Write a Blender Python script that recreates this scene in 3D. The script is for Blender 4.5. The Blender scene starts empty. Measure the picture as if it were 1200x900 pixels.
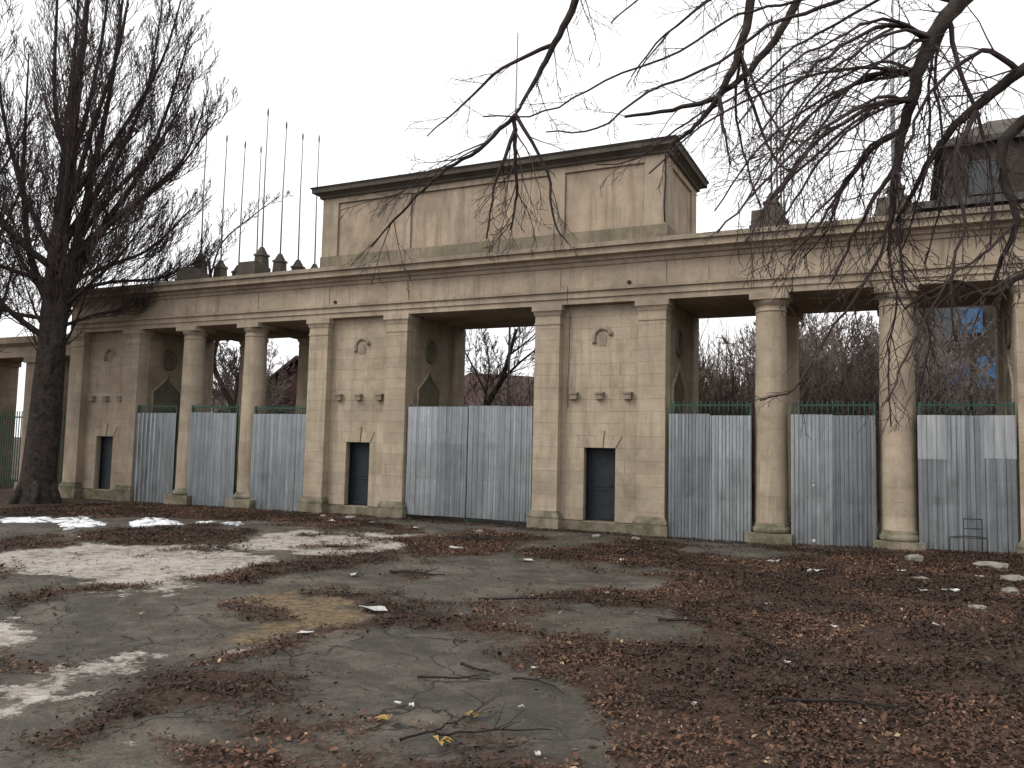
import bpy, bmesh, math, random
import numpy as np
from mathutils import Vector, Matrix

random.seed(7)
rng = np.random.default_rng(11)
scene = bpy.context.scene
col = scene.collection

# ------------------------------------------------------------------ camera, sky, sun, exposure
cam_d = bpy.data.cameras.new('camera')
cam_d.sensor_width = 36.0
cam_d.lens = 950.0 / 1200.0 * 36.0
cam_d.clip_start = 0.05
cam_d.clip_end = 3000
cam = bpy.data.objects.new('camera', cam_d)
col.objects.link(cam)
cr = Vector((0.90278017, 0.42946811, 0.02334755))
cu = Vector((0.01173611, -0.07886115, 0.99681652))
cf = Vector((-0.42994212, 0.89963218, 0.07623456))
M4 = Matrix((cr, cu, -cf)).transposed().to_4x4()
M4.translation = Vector((11.8875, -21.7034, 2.3621))
cam.matrix_world = M4
scene.camera = cam

world = bpy.data.worlds.new('World')
scene.world = world
world.use_nodes = True
wt = world.node_tree
wt.nodes.clear()
sky = wt.nodes.new('ShaderNodeTexSky')
sky.sky_type = 'NISHITA'
sky.sun_disc = False
SUN_EL, SUN_ROT = math.radians(42), math.radians(222)
sky.sun_elevation = SUN_EL
sky.sun_rotation = SUN_ROT
sky.dust_density = 6
sky.air_density = 1.0
hs = wt.nodes.new('ShaderNodeHueSaturation')
hs.inputs['Saturation'].default_value = 0.06
mx = wt.nodes.new('ShaderNodeMix')
mx.data_type = 'RGBA'
mx.inputs['Factor'].default_value = 0.75          # a closed deck of cloud over the clear sky
mx.inputs['B'].default_value = (14.0, 14.0, 14.2, 1)
bg = wt.nodes.new('ShaderNodeBackground')
bg.inputs['Strength'].default_value = 0.10
wo = wt.nodes.new('ShaderNodeOutputWorld')
wt.links.new(sky.outputs[0], hs.inputs['Color'])
wt.links.new(hs.outputs[0], mx.inputs['A'])
wt.links.new(mx.outputs['Result'], bg.inputs['Color'])
wt.links.new(bg.outputs[0], wo.inputs['Surface'])

sun_d = bpy.data.lights.new('sun', 'SUN')
sun_d.energy = 1.3
sun_d.angle = math.radians(25)
sun_d.color = (1.0, 0.97, 0.92)
sun = bpy.data.objects.new('sun', sun_d)
col.objects.link(sun)
sdir = Vector((math.sin(SUN_ROT) * math.cos(SUN_EL), math.cos(SUN_ROT) * math.cos(SUN_EL), math.sin(SUN_EL)))
sun.rotation_euler = sdir.to_track_quat('Z', 'Y').to_euler()
sun.location = sdir * 60

scene.view_settings.view_transform = 'Standard'
scene.view_settings.look = 'None'
scene.view_settings.gamma = 1
scene.view_settings.exposure = 0.18
scene.cycles.max_bounces = 5
scene.cycles.diffuse_bounces = 3
scene.cycles.glossy_bounces = 3


# ------------------------------------------------------------------ helpers
def empty(name, loc=(0, 0, 0), rz=0.0, parent=None):
    o = bpy.data.objects.new(name, None)
    col.objects.link(o)
    o.location = loc
    o.rotation_euler = (0, 0, rz)
    o.parent = parent
    return o


def tag(o, label=None, cat=None, group=None, kind=None):
    if label: o['label'] = label
    if cat: o['category'] = cat
    if group: o['group'] = group
    if kind: o['kind'] = kind
    return o


def link(name, me, mat=None, parent=None, loc=(0, 0, 0), rot=(0, 0, 0), scale=(1, 1, 1)):
    o = bpy.data.objects.new(name, me)
    if mat and not me.materials:
        me.materials.append(mat)
    col.objects.link(o)
    o.parent = parent
    o.location = loc
    o.rotation_euler = rot
    o.scale = scale
    return o


class MB:
    """collects shapes into one mesh"""
    def __init__(s):
        s.v = []; s.f = []; s.smooth = []

    def raw(s, v, f, smooth=False):
        n = len(s.v)
        s.v += [tuple(p) for p in v]
        s.f += [tuple(i + n for i in q) for q in f]
        s.smooth += [smooth] * len(f)
        return s

    def box(s, x0, x1, y0, y1, z0, z1):
        v = [(x0, y0, z0), (x1, y0, z0), (x1, y1, z0), (x0, y1, z0), (x0, y0, z1), (x1, y0, z1), (x1, y1, z1), (x0, y1, z1)]
        return s.raw(v, [(0, 3, 2, 1), (4, 5, 6, 7), (0, 1, 5, 4), (1, 2, 6, 5), (2, 3, 7, 6), (3, 0, 4, 7)])

    def frustum(s, cx, cy, z0, z1, a0, b0, a1, b1):
        v = [(cx - a0, cy - b0, z0), (cx + a0, cy - b0, z0), (cx + a0, cy + b0, z0), (cx - a0, cy + b0, z0),
             (cx - a1, cy - b1, z1), (cx + a1, cy - b1, z1), (cx + a1, cy + b1, z1), (cx - a1, cy + b1, z1)]
        return s.raw(v, [(0, 3, 2, 1), (4, 5, 6, 7), (0, 1, 5, 4), (1, 2, 6, 5), (2, 3, 7, 6), (3, 0, 4, 7)])

    def extrude_x(s, prof, x0, x1):
        """closed (y, z) profile, counter-clockwise seen from +x"""
        n = len(prof)
        v = [(x0, y, z) for y, z in prof] + [(x1, y, z) for y, z in prof]
        f = [tuple(reversed(range(n))), tuple(range(n, 2 * n))]
        f += [(i, (i + 1) % n, n + (i + 1) % n, n + i) for i in range(n)]
        return s.raw(v, f)

    def extrude_y(s, prof, y0, y1):
        n = len(prof)
        v = [(x, y0, z) for x, z in prof] + [(x, y1, z) for x, z in prof]
        f = [tuple(range(n)), tuple(reversed(range(n, 2 * n)))]
        f += [((i + 1) % n, i, n + i, n + (i + 1) % n) for i in range(n)]
        return s.raw(v, f)

    def lathe(s, prof, n=28, cx=0, cy=0, smooth=True, caps=True):
        v = []; f = []
        for r, z in prof:
            for k in range(n):
                a = 2 * math.pi * k / n
                v.append((cx + r * math.cos(a), cy + r * math.sin(a), z))
        for j in range(len(prof) - 1):
            for k in range(n):
                k2 = (k + 1) % n
                f.append((j * n + k, j * n + k2, (j + 1) * n + k2, (j + 1) * n + k))
        if not caps: return s.raw(v, f, smooth)
        f.append(tuple(reversed(range(n))))
        m = (len(prof) - 1) * n
        f.append(tuple(range(m, m + n)))
        s.raw(v, f, smooth)
        s.smooth[-1] = s.smooth[-2] = False
        return s

    def tube(s, pts, rad, n=5, cap=True):
        pts = [Vector(p) for p in pts]
        if not hasattr(rad, '__len__'):
            rad = [rad] * len(pts)
        d0 = (pts[1] - pts[0]).normalized()
        a = Vector((0, 0, 1)) if abs(d0.z) < .9 else Vector((1, 0, 0))
        u = d0.cross(a).normalized()
        v = []; f = []
        for i, p in enumerate(pts):
            d = (pts[min(i + 1, len(pts) - 1)] - pts[max(i - 1, 0)])
            if d.length < 1e-9: d = d0.copy()
            d.normalize()
            u = (u - d * u.dot(d))
            if u.length < 1e-6: u = d.orthogonal()
            u.normalize()
            w = d.cross(u)
            for k in range(n):
                t = 2 * math.pi * k / n
                v.append(p + (u * math.cos(t) + w * math.sin(t)) * rad[i])
        for i in range(len(pts) - 1):
            for k in range(n):
                k2 = (k + 1) % n
                f.append((i * n + k, i * n + k2, (i + 1) * n + k2, (i + 1) * n + k))
        if cap:
            f.append(tuple(reversed(range(n))))
            m = (len(pts) - 1) * n
            f.append(tuple(range(m, m + n)))
        return s.raw(v, f, n > 4)

    def mesh(s, name, mat=None):
        me = bpy.data.meshes.new(name)
        me.from_pydata(s.v, [], s.f)
        me.polygons.foreach_set('use_smooth', s.smooth)
        if mat: me.materials.append(mat)
        me.update()
        return me

    def build(s, name, mat=None, parent=None, loc=(0, 0, 0), rot=(0, 0, 0)):
        return link(name, s.mesh(name, mat), None, parent, loc, rot)


def copy_tree(o, parent=None):
    c = o.copy()
    col.objects.link(c)
    c.parent = parent
    for ch in list(o.children):
        copy_tree(ch, c)
    return c


def spline(pts, per=4):
    """Catmull-Rom through the points"""
    P = [Vector(p) for p in pts]
    P = [P[0] * 2 - P[1]] + P + [P[-1] * 2 - P[-2]]
    out = []
    for i in range(1, len(P) - 2):
        for k in range(per):
            t = k / per
            a, b, c, d = P[i - 1], P[i], P[i + 1], P[i + 2]
            out.append(0.5 * ((2 * b) + (c - a) * t + (2 * a - 5 * b + 4 * c - d) * t * t + (3 * b - a - 3 * c + d) * t ** 3))
    out.append(P[-2])
    return out


# ------------------------------------------------------------------ materials
class NT:
    def __init__(s, name):
        s.m = bpy.data.materials.new(name)
        s.m.use_nodes = True
        s.t = s.m.node_tree
        s.t.nodes.clear()
        s.out = s.t.nodes.new('ShaderNodeOutputMaterial')
        s.b = s.t.nodes.new('ShaderNodeBsdfPrincipled')
        s.L(s.b.outputs[0], s.out.inputs['Surface'])

    def N(s, kind, **kw):
        n = s.t.nodes.new(kind)
        for k, v in kw.items():
            if k in n.inputs: n.inputs[k].default_value = v
            else: setattr(n, k, v)
        return n

    def L(s, a, b): s.t.links.new(a, b)

    def pos(s, scale=(1, 1, 1)):
        g = s.N('ShaderNodeNewGeometry')
        mp = s.N('ShaderNodeMapping')
        mp.inputs['Scale'].default_value = scale
        s.L(g.outputs['Position'], mp.inputs['Vector'])
        return mp.outputs[0]

    def obj(s, scale=(1, 1, 1)):
        g = s.N('ShaderNodeTexCoord')
        mp = s.N('ShaderNodeMapping')
        mp.inputs['Scale'].default_value = scale
        s.L(g.outputs['Object'], mp.inputs['Vector'])
        return mp.outputs[0]

    def noise(s, vec, scale, detail=4, rough=.6, dist=0):
        n = s.N('ShaderNodeTexNoise')
        n.inputs['Scale'].default_value = scale
        n.inputs['Detail'].default_value = detail
        n.inputs['Roughness'].default_value = rough
        n.inputs['Distortion'].default_value = dist
        s.L(vec, n.inputs['Vector'])
        return n.outputs['Fac']

    def ramp(s, fac, stops):
        r = s.N('ShaderNodeValToRGB')
        e = r.color_ramp.elements
        while len(e) < len(stops): e.new(.5)
        for i, (p, c) in enumerate(stops):
            e[i].position = p
            e[i].color = (c, c, c, 1) if not hasattr(c, '__len__') else (*c, 1)
        s.L(fac, r.inputs[0])
        return r.outputs[0]

    def mix(s, fac, a, b, blend='MIX'):
        m = s.N('ShaderNodeMix', data_type='RGBA', blend_type=blend)
        for key, v in (('Factor', fac), ('A', a), ('B', b)):
            i = [x for x in m.inputs if x.name == key and (x.type == 'VALUE' if key == 'Factor' else x.type == 'RGBA')][0]
            if hasattr(v, 'is_linked'): s.L(v, i)
            elif hasattr(v, '__len__'): i.default_value = (*v, 1)
            else: i.default_value = v
        return [x for x in m.outputs if x.type == 'RGBA'][0]

    def math(s, op, a, b=0.0):
        m = s.N('ShaderNodeMath', operation=op)
        for i, v in enumerate((a, b)):
            if hasattr(v, 'is_linked'): s.L(v, m.inputs[i])
            else: m.inputs[i].default_value = v
        return m.outputs[0]

    def bump(s, h, strength=.3, dist=.02):
        b = s.N('ShaderNodeBump')
        b.inputs['Strength'].default_value = strength
        b.inputs['Distance'].default_value = dist
        s.L(h, b.inputs['Height'])
        s.L(b.outputs[0], s.b.inputs['Normal'])

    def fin(s, color, rough=.85, metal=0.0, spec=.3):
        if hasattr(color, 'is_linked'): s.L(color, s.b.inputs['Base Color'])
        else: s.b.inputs['Base Color'].default_value = (*color, 1)
        if hasattr(rough, 'is_linked'): s.L(rough, s.b.inputs['Roughness'])
        else: s.b.inputs['Roughness'].default_value = rough
        s.b.inputs['Metallic'].default_value = metal
        s.b.inputs['Specular IOR Level'].default_value = spec
        return s.m


def stone_mat(name, tones=((.300, .238, .170), (.398, .324, .236), (.475, .396, .298)), grime=.45, moss=0.0, vary=.22, joints=False):
    n = NT(name)
    p = n.pos()
    c = n.ramp(n.noise(p, 1.1, 6, .65), [(.28, tones[0]), (.5, tones[1]), (.74, tones[2])])
    oi = n.N('ShaderNodeObjectInfo')
    k = n.math('ADD', n.math('MULTIPLY', oi.outputs['Random'], vary), 1 - vary / 2)
    c = n.mix(1.0, c, n.ramp(k, [(0, 0), (1, 1)]), 'MULTIPLY') if vary else c
    # rain streaks and soot blotches
    st = n.ramp(n.noise(n.pos((2.6, 2.6, .22)), 1.6, 6, .78, .4), [(.46, 0), (.64, 1)])
    bl = n.ramp(n.noise(p, .42, 6, .68, .5), [(.45, 0), (.68, 1)])
    g = n.math('MULTIPLY', n.math('MAXIMUM', n.math('MULTIPLY', st, .8), bl), grime)
    c = n.mix(g, c, (.085, .072, .058))
    pit = n.ramp(n.noise(p, 30, 5, .75), [(.30, .40), (.45, 1)])
    c = n.mix(.6, c, pit, 'MULTIPLY')
    if moss:
        mm = n.math('MULTIPLY', n.ramp(n.noise(p, 2.3, 6, .7), [(.42, 0), (.6, 1)]), moss)
        c = n.mix(mm, c, (.060, .068, .030))
    h = n.math('ADD', n.noise(p, 26, 6, .7), n.math('MULTIPLY', n.noise(p, 5, 4, .6), 1.5))
    if joints:
        bt = n.N('ShaderNodeTexBrick', offset=.5)
        bt.inputs['Scale'].default_value = 1.0
        bt.inputs['Brick Width'].default_value = .62
        bt.inputs['Row Height'].default_value = .3444
        bt.inputs['Mortar Size'].default_value = .006
        bt.inputs['Color1'].default_value = (1, 1, 1, 1)
        bt.inputs['Color2'].default_value = (.86, .86, .86, 1)
        bt.inputs['Mortar'].default_value = (.45, .45, .45, 1)
        sx = n.N('ShaderNodeSeparateXYZ'); cx = n.N('ShaderNodeCombineXYZ')
        n.L(n.pos(), sx.inputs[0])
        n.L(n.math('ADD', sx.outputs[0], sx.outputs[1]), cx.inputs[0])
        n.L(n.math('SUBTRACT', sx.outputs[2], .3), cx.inputs[1])
        n.L(cx.outputs[0], bt.inputs['Vector'])
        c = n.mix(.8, c, bt.outputs['Color'], 'MULTIPLY')
    n.bump(h, .6, .016)
    return n.fin(c, .92, 0, .2)


def plain_mat(name, c1, c2, scale=3, rough=.85, metal=0.0, spec=.3, bump=.2, per_obj=0.0):
    n = NT(name)
    p = n.pos()
    c = n.mix(n.ramp(n.noise(p, scale, 5, .65), [(.35, 0), (.65, 1)]), c1, c2)
    if per_obj:
        oi = n.N('ShaderNodeObjectInfo')
        c = n.mix(1.0, c, n.ramp(n.math('ADD', n.math('MULTIPLY', oi.outputs['Random'], per_obj), 1 - per_obj), [(0, 0), (1, 1)]), 'MULTIPLY')
    if bump:
        n.bump(n.noise(p, scale * 9, 4, .6), bump, .01)
    return n.fin(c, rough, metal, spec)


MT = {}
MT['stone'] = stone_mat('weathered_limestone')
MT['joint'] = stone_mat('limestone_core', tones=((.245, .194, .140), (.315, .254, .188), (.38, .312, .237)), grime=.55, vary=0, joints=True)
MT['entab'] = stone_mat('limestone_entablature', tones=((.285, .225, .163), (.380, .306, .226), (.450, .372, .282)), grime=.52, vary=.08)
MT['cornice'] = stone_mat('stained_limestone_cornice', tones=((.22, .178, .130), (.30, .247, .185), (.37, .312, .24)), grime=.6, vary=.08, moss=.12)
MT['plaster'] = stone_mat('stained_attic_plaster', tones=((.30, .238, .175), (.39, .305, .225), (.44, .34, .25)), grime=.62, vary=.06, moss=.06)
MT['base'] = stone_mat('mossy_base_stone', tones=((.16, .13, .095), (.24, .20, .15), (.34, .29, .22)), grime=.6, moss=.75, vary=.15)
MT['relief'] = stone_mat('dark_relief_stone', tones=((.10, .085, .065), (.14, .12, .09), (.19, .16, .125)), grime=.5, moss=.5, vary=0)
MT['dark_stone'] = stone_mat('blackened_stone', tones=((.050, .044, .038), (.085, .074, .063), (.14, .120, .098)), grime=.5, moss=.12, vary=.2)

n = NT('galvanised_sheet')
p = n.pos((11, 11, .16))
oi = n.N('ShaderNodeObjectInfo')
v = n.math('ADD', n.math('MULTIPLY', n.noise(p, 1.2, 5, .7), .8), n.math('MULTIPLY', oi.outputs['Random'], .16))
c = n.ramp(v, [(.30, (.165, .180, .188)), (.48, (.265, .283, .292)), (.64, (.42, .436, .444))])
sc = n.ramp(n.noise(n.pos((1, 1, .6)), 1.3, 6, .7, 1.0), [(.45, 0), (.72, 1)])
c = n.mix(n.math('MULTIPLY', sc, .35), c, (.115, .125, .132))
spk = n.ramp(n.noise(n.pos(), 60, 2, .5), [(.25, .75), (.5, 1)])
c = n.mix(.6, c, spk, 'MULTIPLY')
r = n.ramp(n.noise(n.pos((1, 1, .5)), 2.5, 4, .6), [(.3, .26), (.7, .46)])
n.bump(n.noise(n.pos((1, 1, .4)), 2.4, 3, .5), .45, .04)
MT['galv'] = n.fin(c, r, .92, .5)
n = NT('bright_galvanised_patch')
c = n.ramp(n.noise(n.pos((6, 6, .5)), 1.5, 4, .6), [(.3, (.26, .275, .285)), (.7, (.46, .47, .475))])
MT['galv_new'] = n.fin(c, .42, .75, .5)
MT['green'] = plain_mat('dark_green_paint', (.008, .036, .022), (.018, .070, .042), 8, .55, 0, .4)
MT['door'] = plain_mat('dark_blue_green_door_paint', (.004, .006, .009), (.010, .015, .019), 5, .6, 0, .4)
MT['door_grey'] = plain_mat('faded_grey_blue_door_paint', (.022, .028, .033), (.05, .058, .066), 5, .6, 0, .4)
MT['iron'] = plain_mat('dark_iron', (.018, .018, .024), (.045, .04, .042), 20, .6, .3, .4)
MT['pole'] = plain_mat('grey_pole_paint', (.17, .17, .175), (.28, .28, .29), 9, .6, .2, .4)
MT['bark'] = plain_mat('dark_bark', (.018, .0142, .012), (.056, .046, .039), 6, .95, 0, .15, .8)
MT['twig'] = plain_mat('dark_twig_bark', (.036, .027, .026), (.075, .056, .053), 2, .95, 0, .15, 0)
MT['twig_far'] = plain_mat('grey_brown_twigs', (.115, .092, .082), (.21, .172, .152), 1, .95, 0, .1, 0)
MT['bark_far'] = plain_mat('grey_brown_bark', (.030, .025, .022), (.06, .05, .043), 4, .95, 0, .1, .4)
MT['rubble'] = plain_mat('pale_broken_concrete', (.20, .18, .15), (.36, .335, .29), 9, .9, 0, .2, .5, .35)
MT['paper'] = plain_mat('dirty_white_litter', (.36, .35, .33), (.62, .61, .59), 12, .7, 0, .3, .2, .35)
MT['snow'] = plain_mat('old_snow', (.62, .63, .65), (.86, .87, .88), 5, .7, 0, .3, .6)
MT['stick'] = plain_mat('wet_dead_wood', (.013, .011, .010), (.035, .027, .022), 14, .85, 0, .2, .4)
MT['yellow'] = plain_mat('yellow_leaf', (.24, .15, .045), (.34, .23, .08), 9, .7, 0, .3, 0)
MT['red_brick'] = plain_mat('dark_red_brick', (.055, .026, .020), (.095, .046, .035), 6, .9, 0, .2, .3)
MT['roof'] = plain_mat('rust_brown_roof', (.040, .022, .018), (.075, .042, .035), 4, .9, 0, .2, .3)
MT['grey_wall'] = plain_mat('grey_render', (.13, .12, .105), (.22, .205, .18), 1.5, .9, 0, .2, .3)
MT['brown_wall'] = plain_mat('sooty_brown_brick', (.030, .025, .021), (.058, .047, .039), 3, .9, 0, .2, .4)
MT['trim'] = plain_mat('grey_trim', (.055, .053, .050), (.10, .097, .09), 3, .9, 0, .2, .3)
MT['blue'] = plain_mat('blue_banner', (.02, .065, .15), (.05, .13, .24), 1.2, .7, 0, .3, 0)
n = NT('dark_window_glass')
MT['glass'] = n.fin((.02, .024, .028), .12, 0, .6)
MT['rope'] = plain_mat('black_cable', (.01, .01, .01), (.02, .02, .02), 5, .7, 0, .3, 0)


# ------------------------------------------------------------------ ground
LIT = [[(5.6, -1.2), (10.9, -0.7), (17.0, 1.4), (17.0, -9), (13.9, -13.7), (12.9, -16.2), (10.2, -17.6), (9.6, -15.4), (9.1, -14.5), (8.0, -12.9), (7.5, -12.0), (8.3, -11.8), (10.0, -11.6), (9.5, -10.7), (8.8, -9.8), (7.7, -9.8), (6.7, -10.3), (6.5, -9.6), (8.1, -8.4), (8.3, -7.0), (6.9, -6.5), (5.2, -5.9), (4.2, -5.5)], [(-6.5, -9.9), (-5.9, -9.1), (-4.4, -9.9), (-4.5, -11.2)], [(-6.4, -8.1), (-5.3, -6.2), (-3.5, -5.3), (-1.4, -8.1), (-3.1, -9.0), (-4.8, -9.1)], [(0.8, -11.8), (1.1, -10.2), (0.8, -9.0), (1.5, -6.0), (2.5, -7.3), (2.5, -8.5), (2.0, -10.3), (2.4, -11.7)], [(0.5, -14.3), (0.2, -13.4), (0.8, -12.5), (1.1, -12.9), (0.9, -13.9), (1.0, -14.6)], [(0.4, -4.7), (2.5, -1.9), (3.6, -2.2), (4.0, -5.1), (2.6, -7.0)], [(3.2, -11.4), (3.9, -11.1), (4.4, -10.6), (5.1, -11.4), (6.1, -11.6), (7.0, -11.9), (7.6, -12.1), (7.6, -12.6), (6.8, -12.4), (5.9, -12.4), (5.8, -13.5), (5.5, -14.3), (5.4, -14.9), (5.5, -15.3), (5.1, -15.1), (5.1, -14.3), (5.4, -13.2), (5.2, -12.1), (4.7, -11.5), (3.7, -11.6)], [(5.8, -17.4), (5.2, -16.3), (5.2, -15.4), (6.0, -15.2), (6.4, -15.4), (6.7, -15.9), (6.4, -15.9), (6.0, -16.5), (6.2, -17.3), (6.5, -17.8)], [(6.9, -16.1), (7.2, -16.1), (7.8, -15.9), (7.8, -16.2), (7.4, -16.5)], [(7.0, -16.9), (8.2, -16.8), (9.5, -15.9), (10.1, -17.2), (8.2, -18.2)], [(-18.4, -2.3), (-8.4, 0.3), (-0.9, -1.6), (0.0, -3.0), (-5.5, -2.8), (-12.5, -6.1)]]
PALE = [[(-4.5, -11.2), (-4.3, -10.2), (-4.4, -9.4), (-1.7, -8.0), (-0.2, -8.9), (0.8, -9.0), (1.0, -9.8), (1.1, -10.9), (0.9, -11.9), (1.8, -12.8), (1.1, -12.8), (-0.4, -12.3), (-2.1, -12.7)], [(-1.6, -7.9), (-2.5, -6.0), (-2.3, -4.8), (-0.0, -4.5), (1.3, -5.3), (2.0, -7.1), (1.8, -7.8), (0.8, -8.2)], [(-1.1, -3.8), (0.5, -3.4), (2.1, -3.9), (1.1, -5.1)], [(1.2, -15.2), (1.6, -15.0), (2.3, -15.2), (2.8, -15.8), (2.5, -16.0)], [(4.4, -16.6), (4.2, -16.0), (4.1, -15.3), (4.3, -15.3), (4.7, -15.9), (4.8, -16.5), (5.0, -17.2), (4.9, -17.4), (4.6, -16.9)], [(5.0, -14.5), (5.2, -13.9), (5.3, -14.1), (5.2, -14.6)]]
TAN = [[(3.0, -12.4), (3.1, -11.5), (4.4, -11.5), (5.2, -12.1), (5.7, -13.4), (5.3, -14.0), (4.8, -14.2), (4.0, -13.2)]]
BARE = [[(6.9, -1.1), (10.2, -1.5), (9.3, -3.0), (7.3, -2.9)], [(4.8, -5.7), (6.5, -5.4), (8.8, -5.3), (7.6, -6.6)]]
SNOW = [[(-11.4, -6.7), (-10.7, -5.7), (-9.4, -6.4), (-10.4, -7.2)], [(-10.4, -5.9), (-10.5, -4.8), (-9.1, -5.4), (-7.5, -6.4), (-7.0, -7.7), (-8.5, -6.9)], [(-7.5, -5.5), (-8.6, -4.2), (-7.4, -4.3), (-6.0, -5.2), (-5.7, -6.1), (-6.2, -6.6)], [(-6.0, -4.6), (-6.1, -4.0), (-5.4, -4.7)], [(-5.5, -4.2), (-5.1, -3.8), (-4.7, -4.4)]]


def vnoise(x, y, scale, seed, octaves=4):
    """smooth value noise, 0..1"""
    out = np.zeros_like(x, dtype=float); amp = 1.0; tot = 0.0
    for o in range(octaves):
        g = np.random.default_rng(seed + o * 17).random((256, 256))
        u = x * scale + 1000; w = y * scale + 1000
        iu = np.floor(u).astype(int); iw = np.floor(w).astype(int)
        fu = u - iu; fw = w - iw
        fu = fu * fu * (3 - 2 * fu); fw = fw * fw * (3 - 2 * fw)
        a = g[iu % 256, iw % 256]; b = g[(iu + 1) % 256, iw % 256]
        c_ = g[iu % 256, (iw + 1) % 256]; d = g[(iu + 1) % 256, (iw + 1) % 256]
        out += amp * ((a * (1 - fu) + b * fu) * (1 - fw) + (c_ * (1 - fu) + d * fu) * fw)
        tot += amp; amp *= .55; scale *= 2.1
    return out / tot


def poly_field(x, y, polys, soft):
    """1 inside, 0 outside, linear over the distance soft at the edge"""
    best = np.full_like(x, -1e9)
    for P in polys:
        ins = np.zeros(x.shape, bool); dm = np.full(x.shape, 1e9)
        for i in range(len(P)):
            x0, y0 = P[i]; x1, y1 = P[(i + 1) % len(P)]
            cond = ((y0 > y) != (y1 > y))
            with np.errstate(divide='ignore', invalid='ignore'):
                xi = (x1 - x0) * (y - y0) / (y1 - y0 if y1 != y0 else 1e-9) + x0
            ins ^= cond & (x < xi)
            L2 = (x1 - x0) ** 2 + (y1 - y0) ** 2 + 1e-12
            t = np.clip(((x - x0) * (x1 - x0) + (y - y0) * (y1 - y0)) / L2, 0, 1)
            dm = np.minimum(dm, np.hypot(x - x0 - t * (x1 - x0), y - y0 - t * (y1 - y0)))
        best = np.maximum(best, np.where(ins, dm, -dm))
    return np.clip(best / soft * .5 + .5, 0, 1)


def masks(x, y):
    wx = x + (vnoise(x, y, .9, 3) - .5) * 1.3
    wy = y + (vnoise(x, y, .9, 91) - .5) * 1.3
    lit = poly_field(wx, wy, LIT, .35) * (1 - .85 * poly_field(wx, wy, BARE, .3))
    far = np.clip((np.hypot(x - 3, y + 9) - 17) / 5, 0, 1)
    lit = np.maximum(lit, far * .8)
    lit = np.maximum(lit, np.clip((vnoise(x, y, .55, 55) - .60) * 5, 0, .55))
    lit = np.maximum(lit, np.clip((y + .9) / .6, 0, 1) * .6)
    pale = poly_field(wx, wy, PALE, .3)
    tan = poly_field(wx, wy, TAN, .5)
    return lit, pale, tan


def gz(x, y):
    x = np.asarray(x, float); y = np.asarray(y, float)
    z = np.clip(x - 8, 0, 9) * .028 - np.clip(-x - 4, 0, 12) * .009
    z = z + (vnoise(x, y, .33, 5, 3) - .5) * .10 * np.clip((-y) / 3, 0, 1)
    return z


def gz1(x, y):
    return float(gz(np.array([x]), np.array([y]))[0])


xs = np.concatenate([[-700, -350, -180, -100, -60, -40, -30, -24, -20, -17], np.arange(-15, 17.01, .085), [18, 20, 24, 30, 42, 65, 110, 200, 360, 700]])
ys = np.concatenate([[-500, -250, -120, -70, -45, -34, -28, -24, -21.5, -20], np.arange(-19, .31, .085), np.arange(.6, 6, .6), [7, 9, 12, 16, 22, 30, 42, 60, 90, 150, 260, 450, 900]])
GX, GY = np.meshgrid(xs, ys)
lit, pale, tan = masks(GX, GY)
GZ = gz(GX, GY)
GZ = GZ + lit * .028 * (vnoise(GX, GY, 3.3, 8, 3)) - (1 - lit) * .010 * vnoise(GX, GY, 2.2, 9, 3)
nx, ny = len(xs), len(ys)
me = bpy.data.meshes.new('ground')
V = np.stack([GX.ravel(), GY.ravel(), GZ.ravel()], 1)
ii = np.arange(nx * ny).reshape(ny, nx)
F = np.stack([ii[:-1, :-1].ravel(), ii[:-1, 1:].ravel(), ii[1:, 1:].ravel(), ii[1:, :-1].ravel()], 1)
me.vertices.add(len(V)); me.vertices.foreach_set('co', V.ravel())
me.loops.add(F.size); me.loops.foreach_set('vertex_index', F.ravel())
me.polygons.add(len(F)); me.polygons.foreach_set('loop_start', np.arange(0, F.size, 4)); me.polygons.foreach_set('loop_total', np.full(len(F), 4))
me.polygons.foreach_set('use_smooth', np.ones(len(F), bool))
at = me.color_attributes.new('cover', 'FLOAT_COLOR', 'POINT')
at.data.foreach_set('color', np.stack([lit.ravel(), pale.ravel(), tan.ravel(), np.ones(nx * ny)], 1).ravel())
me.update(calc_edges=True)

n = NT('broken_asphalt_yard')
p = n.pos()
va = n.N('ShaderNodeVertexColor', layer_name='cover')
sp = n.N('ShaderNodeSeparateColor')
n.L(va.outputs[0], sp.inputs[0])
fine = n.noise(p, 7, 6, .7)
big = n.noise(p, .8, 5, .65)
grain = n.math('ADD', n.math('MULTIPLY', n.noise(p, 22, 6, .75), .34), n.math('MULTIPLY', n.noise(p, 95, 3, .7), .22))
asph = n.ramp(n.math('ADD', grain, n.math('MULTIPLY', big, .44)), [(.36, (.022, .0185, .0150)), (.50, (.078, .068, .0560)), (.62, (.17, .150, .124))])
damp = n.ramp(n.noise(p, .55, 6, .7, .8), [(.46, 0), (.60, 1)])
asph = n.mix(n.math('MULTIPLY', damp, .55), asph, (.040, .0355, .030))
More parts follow.
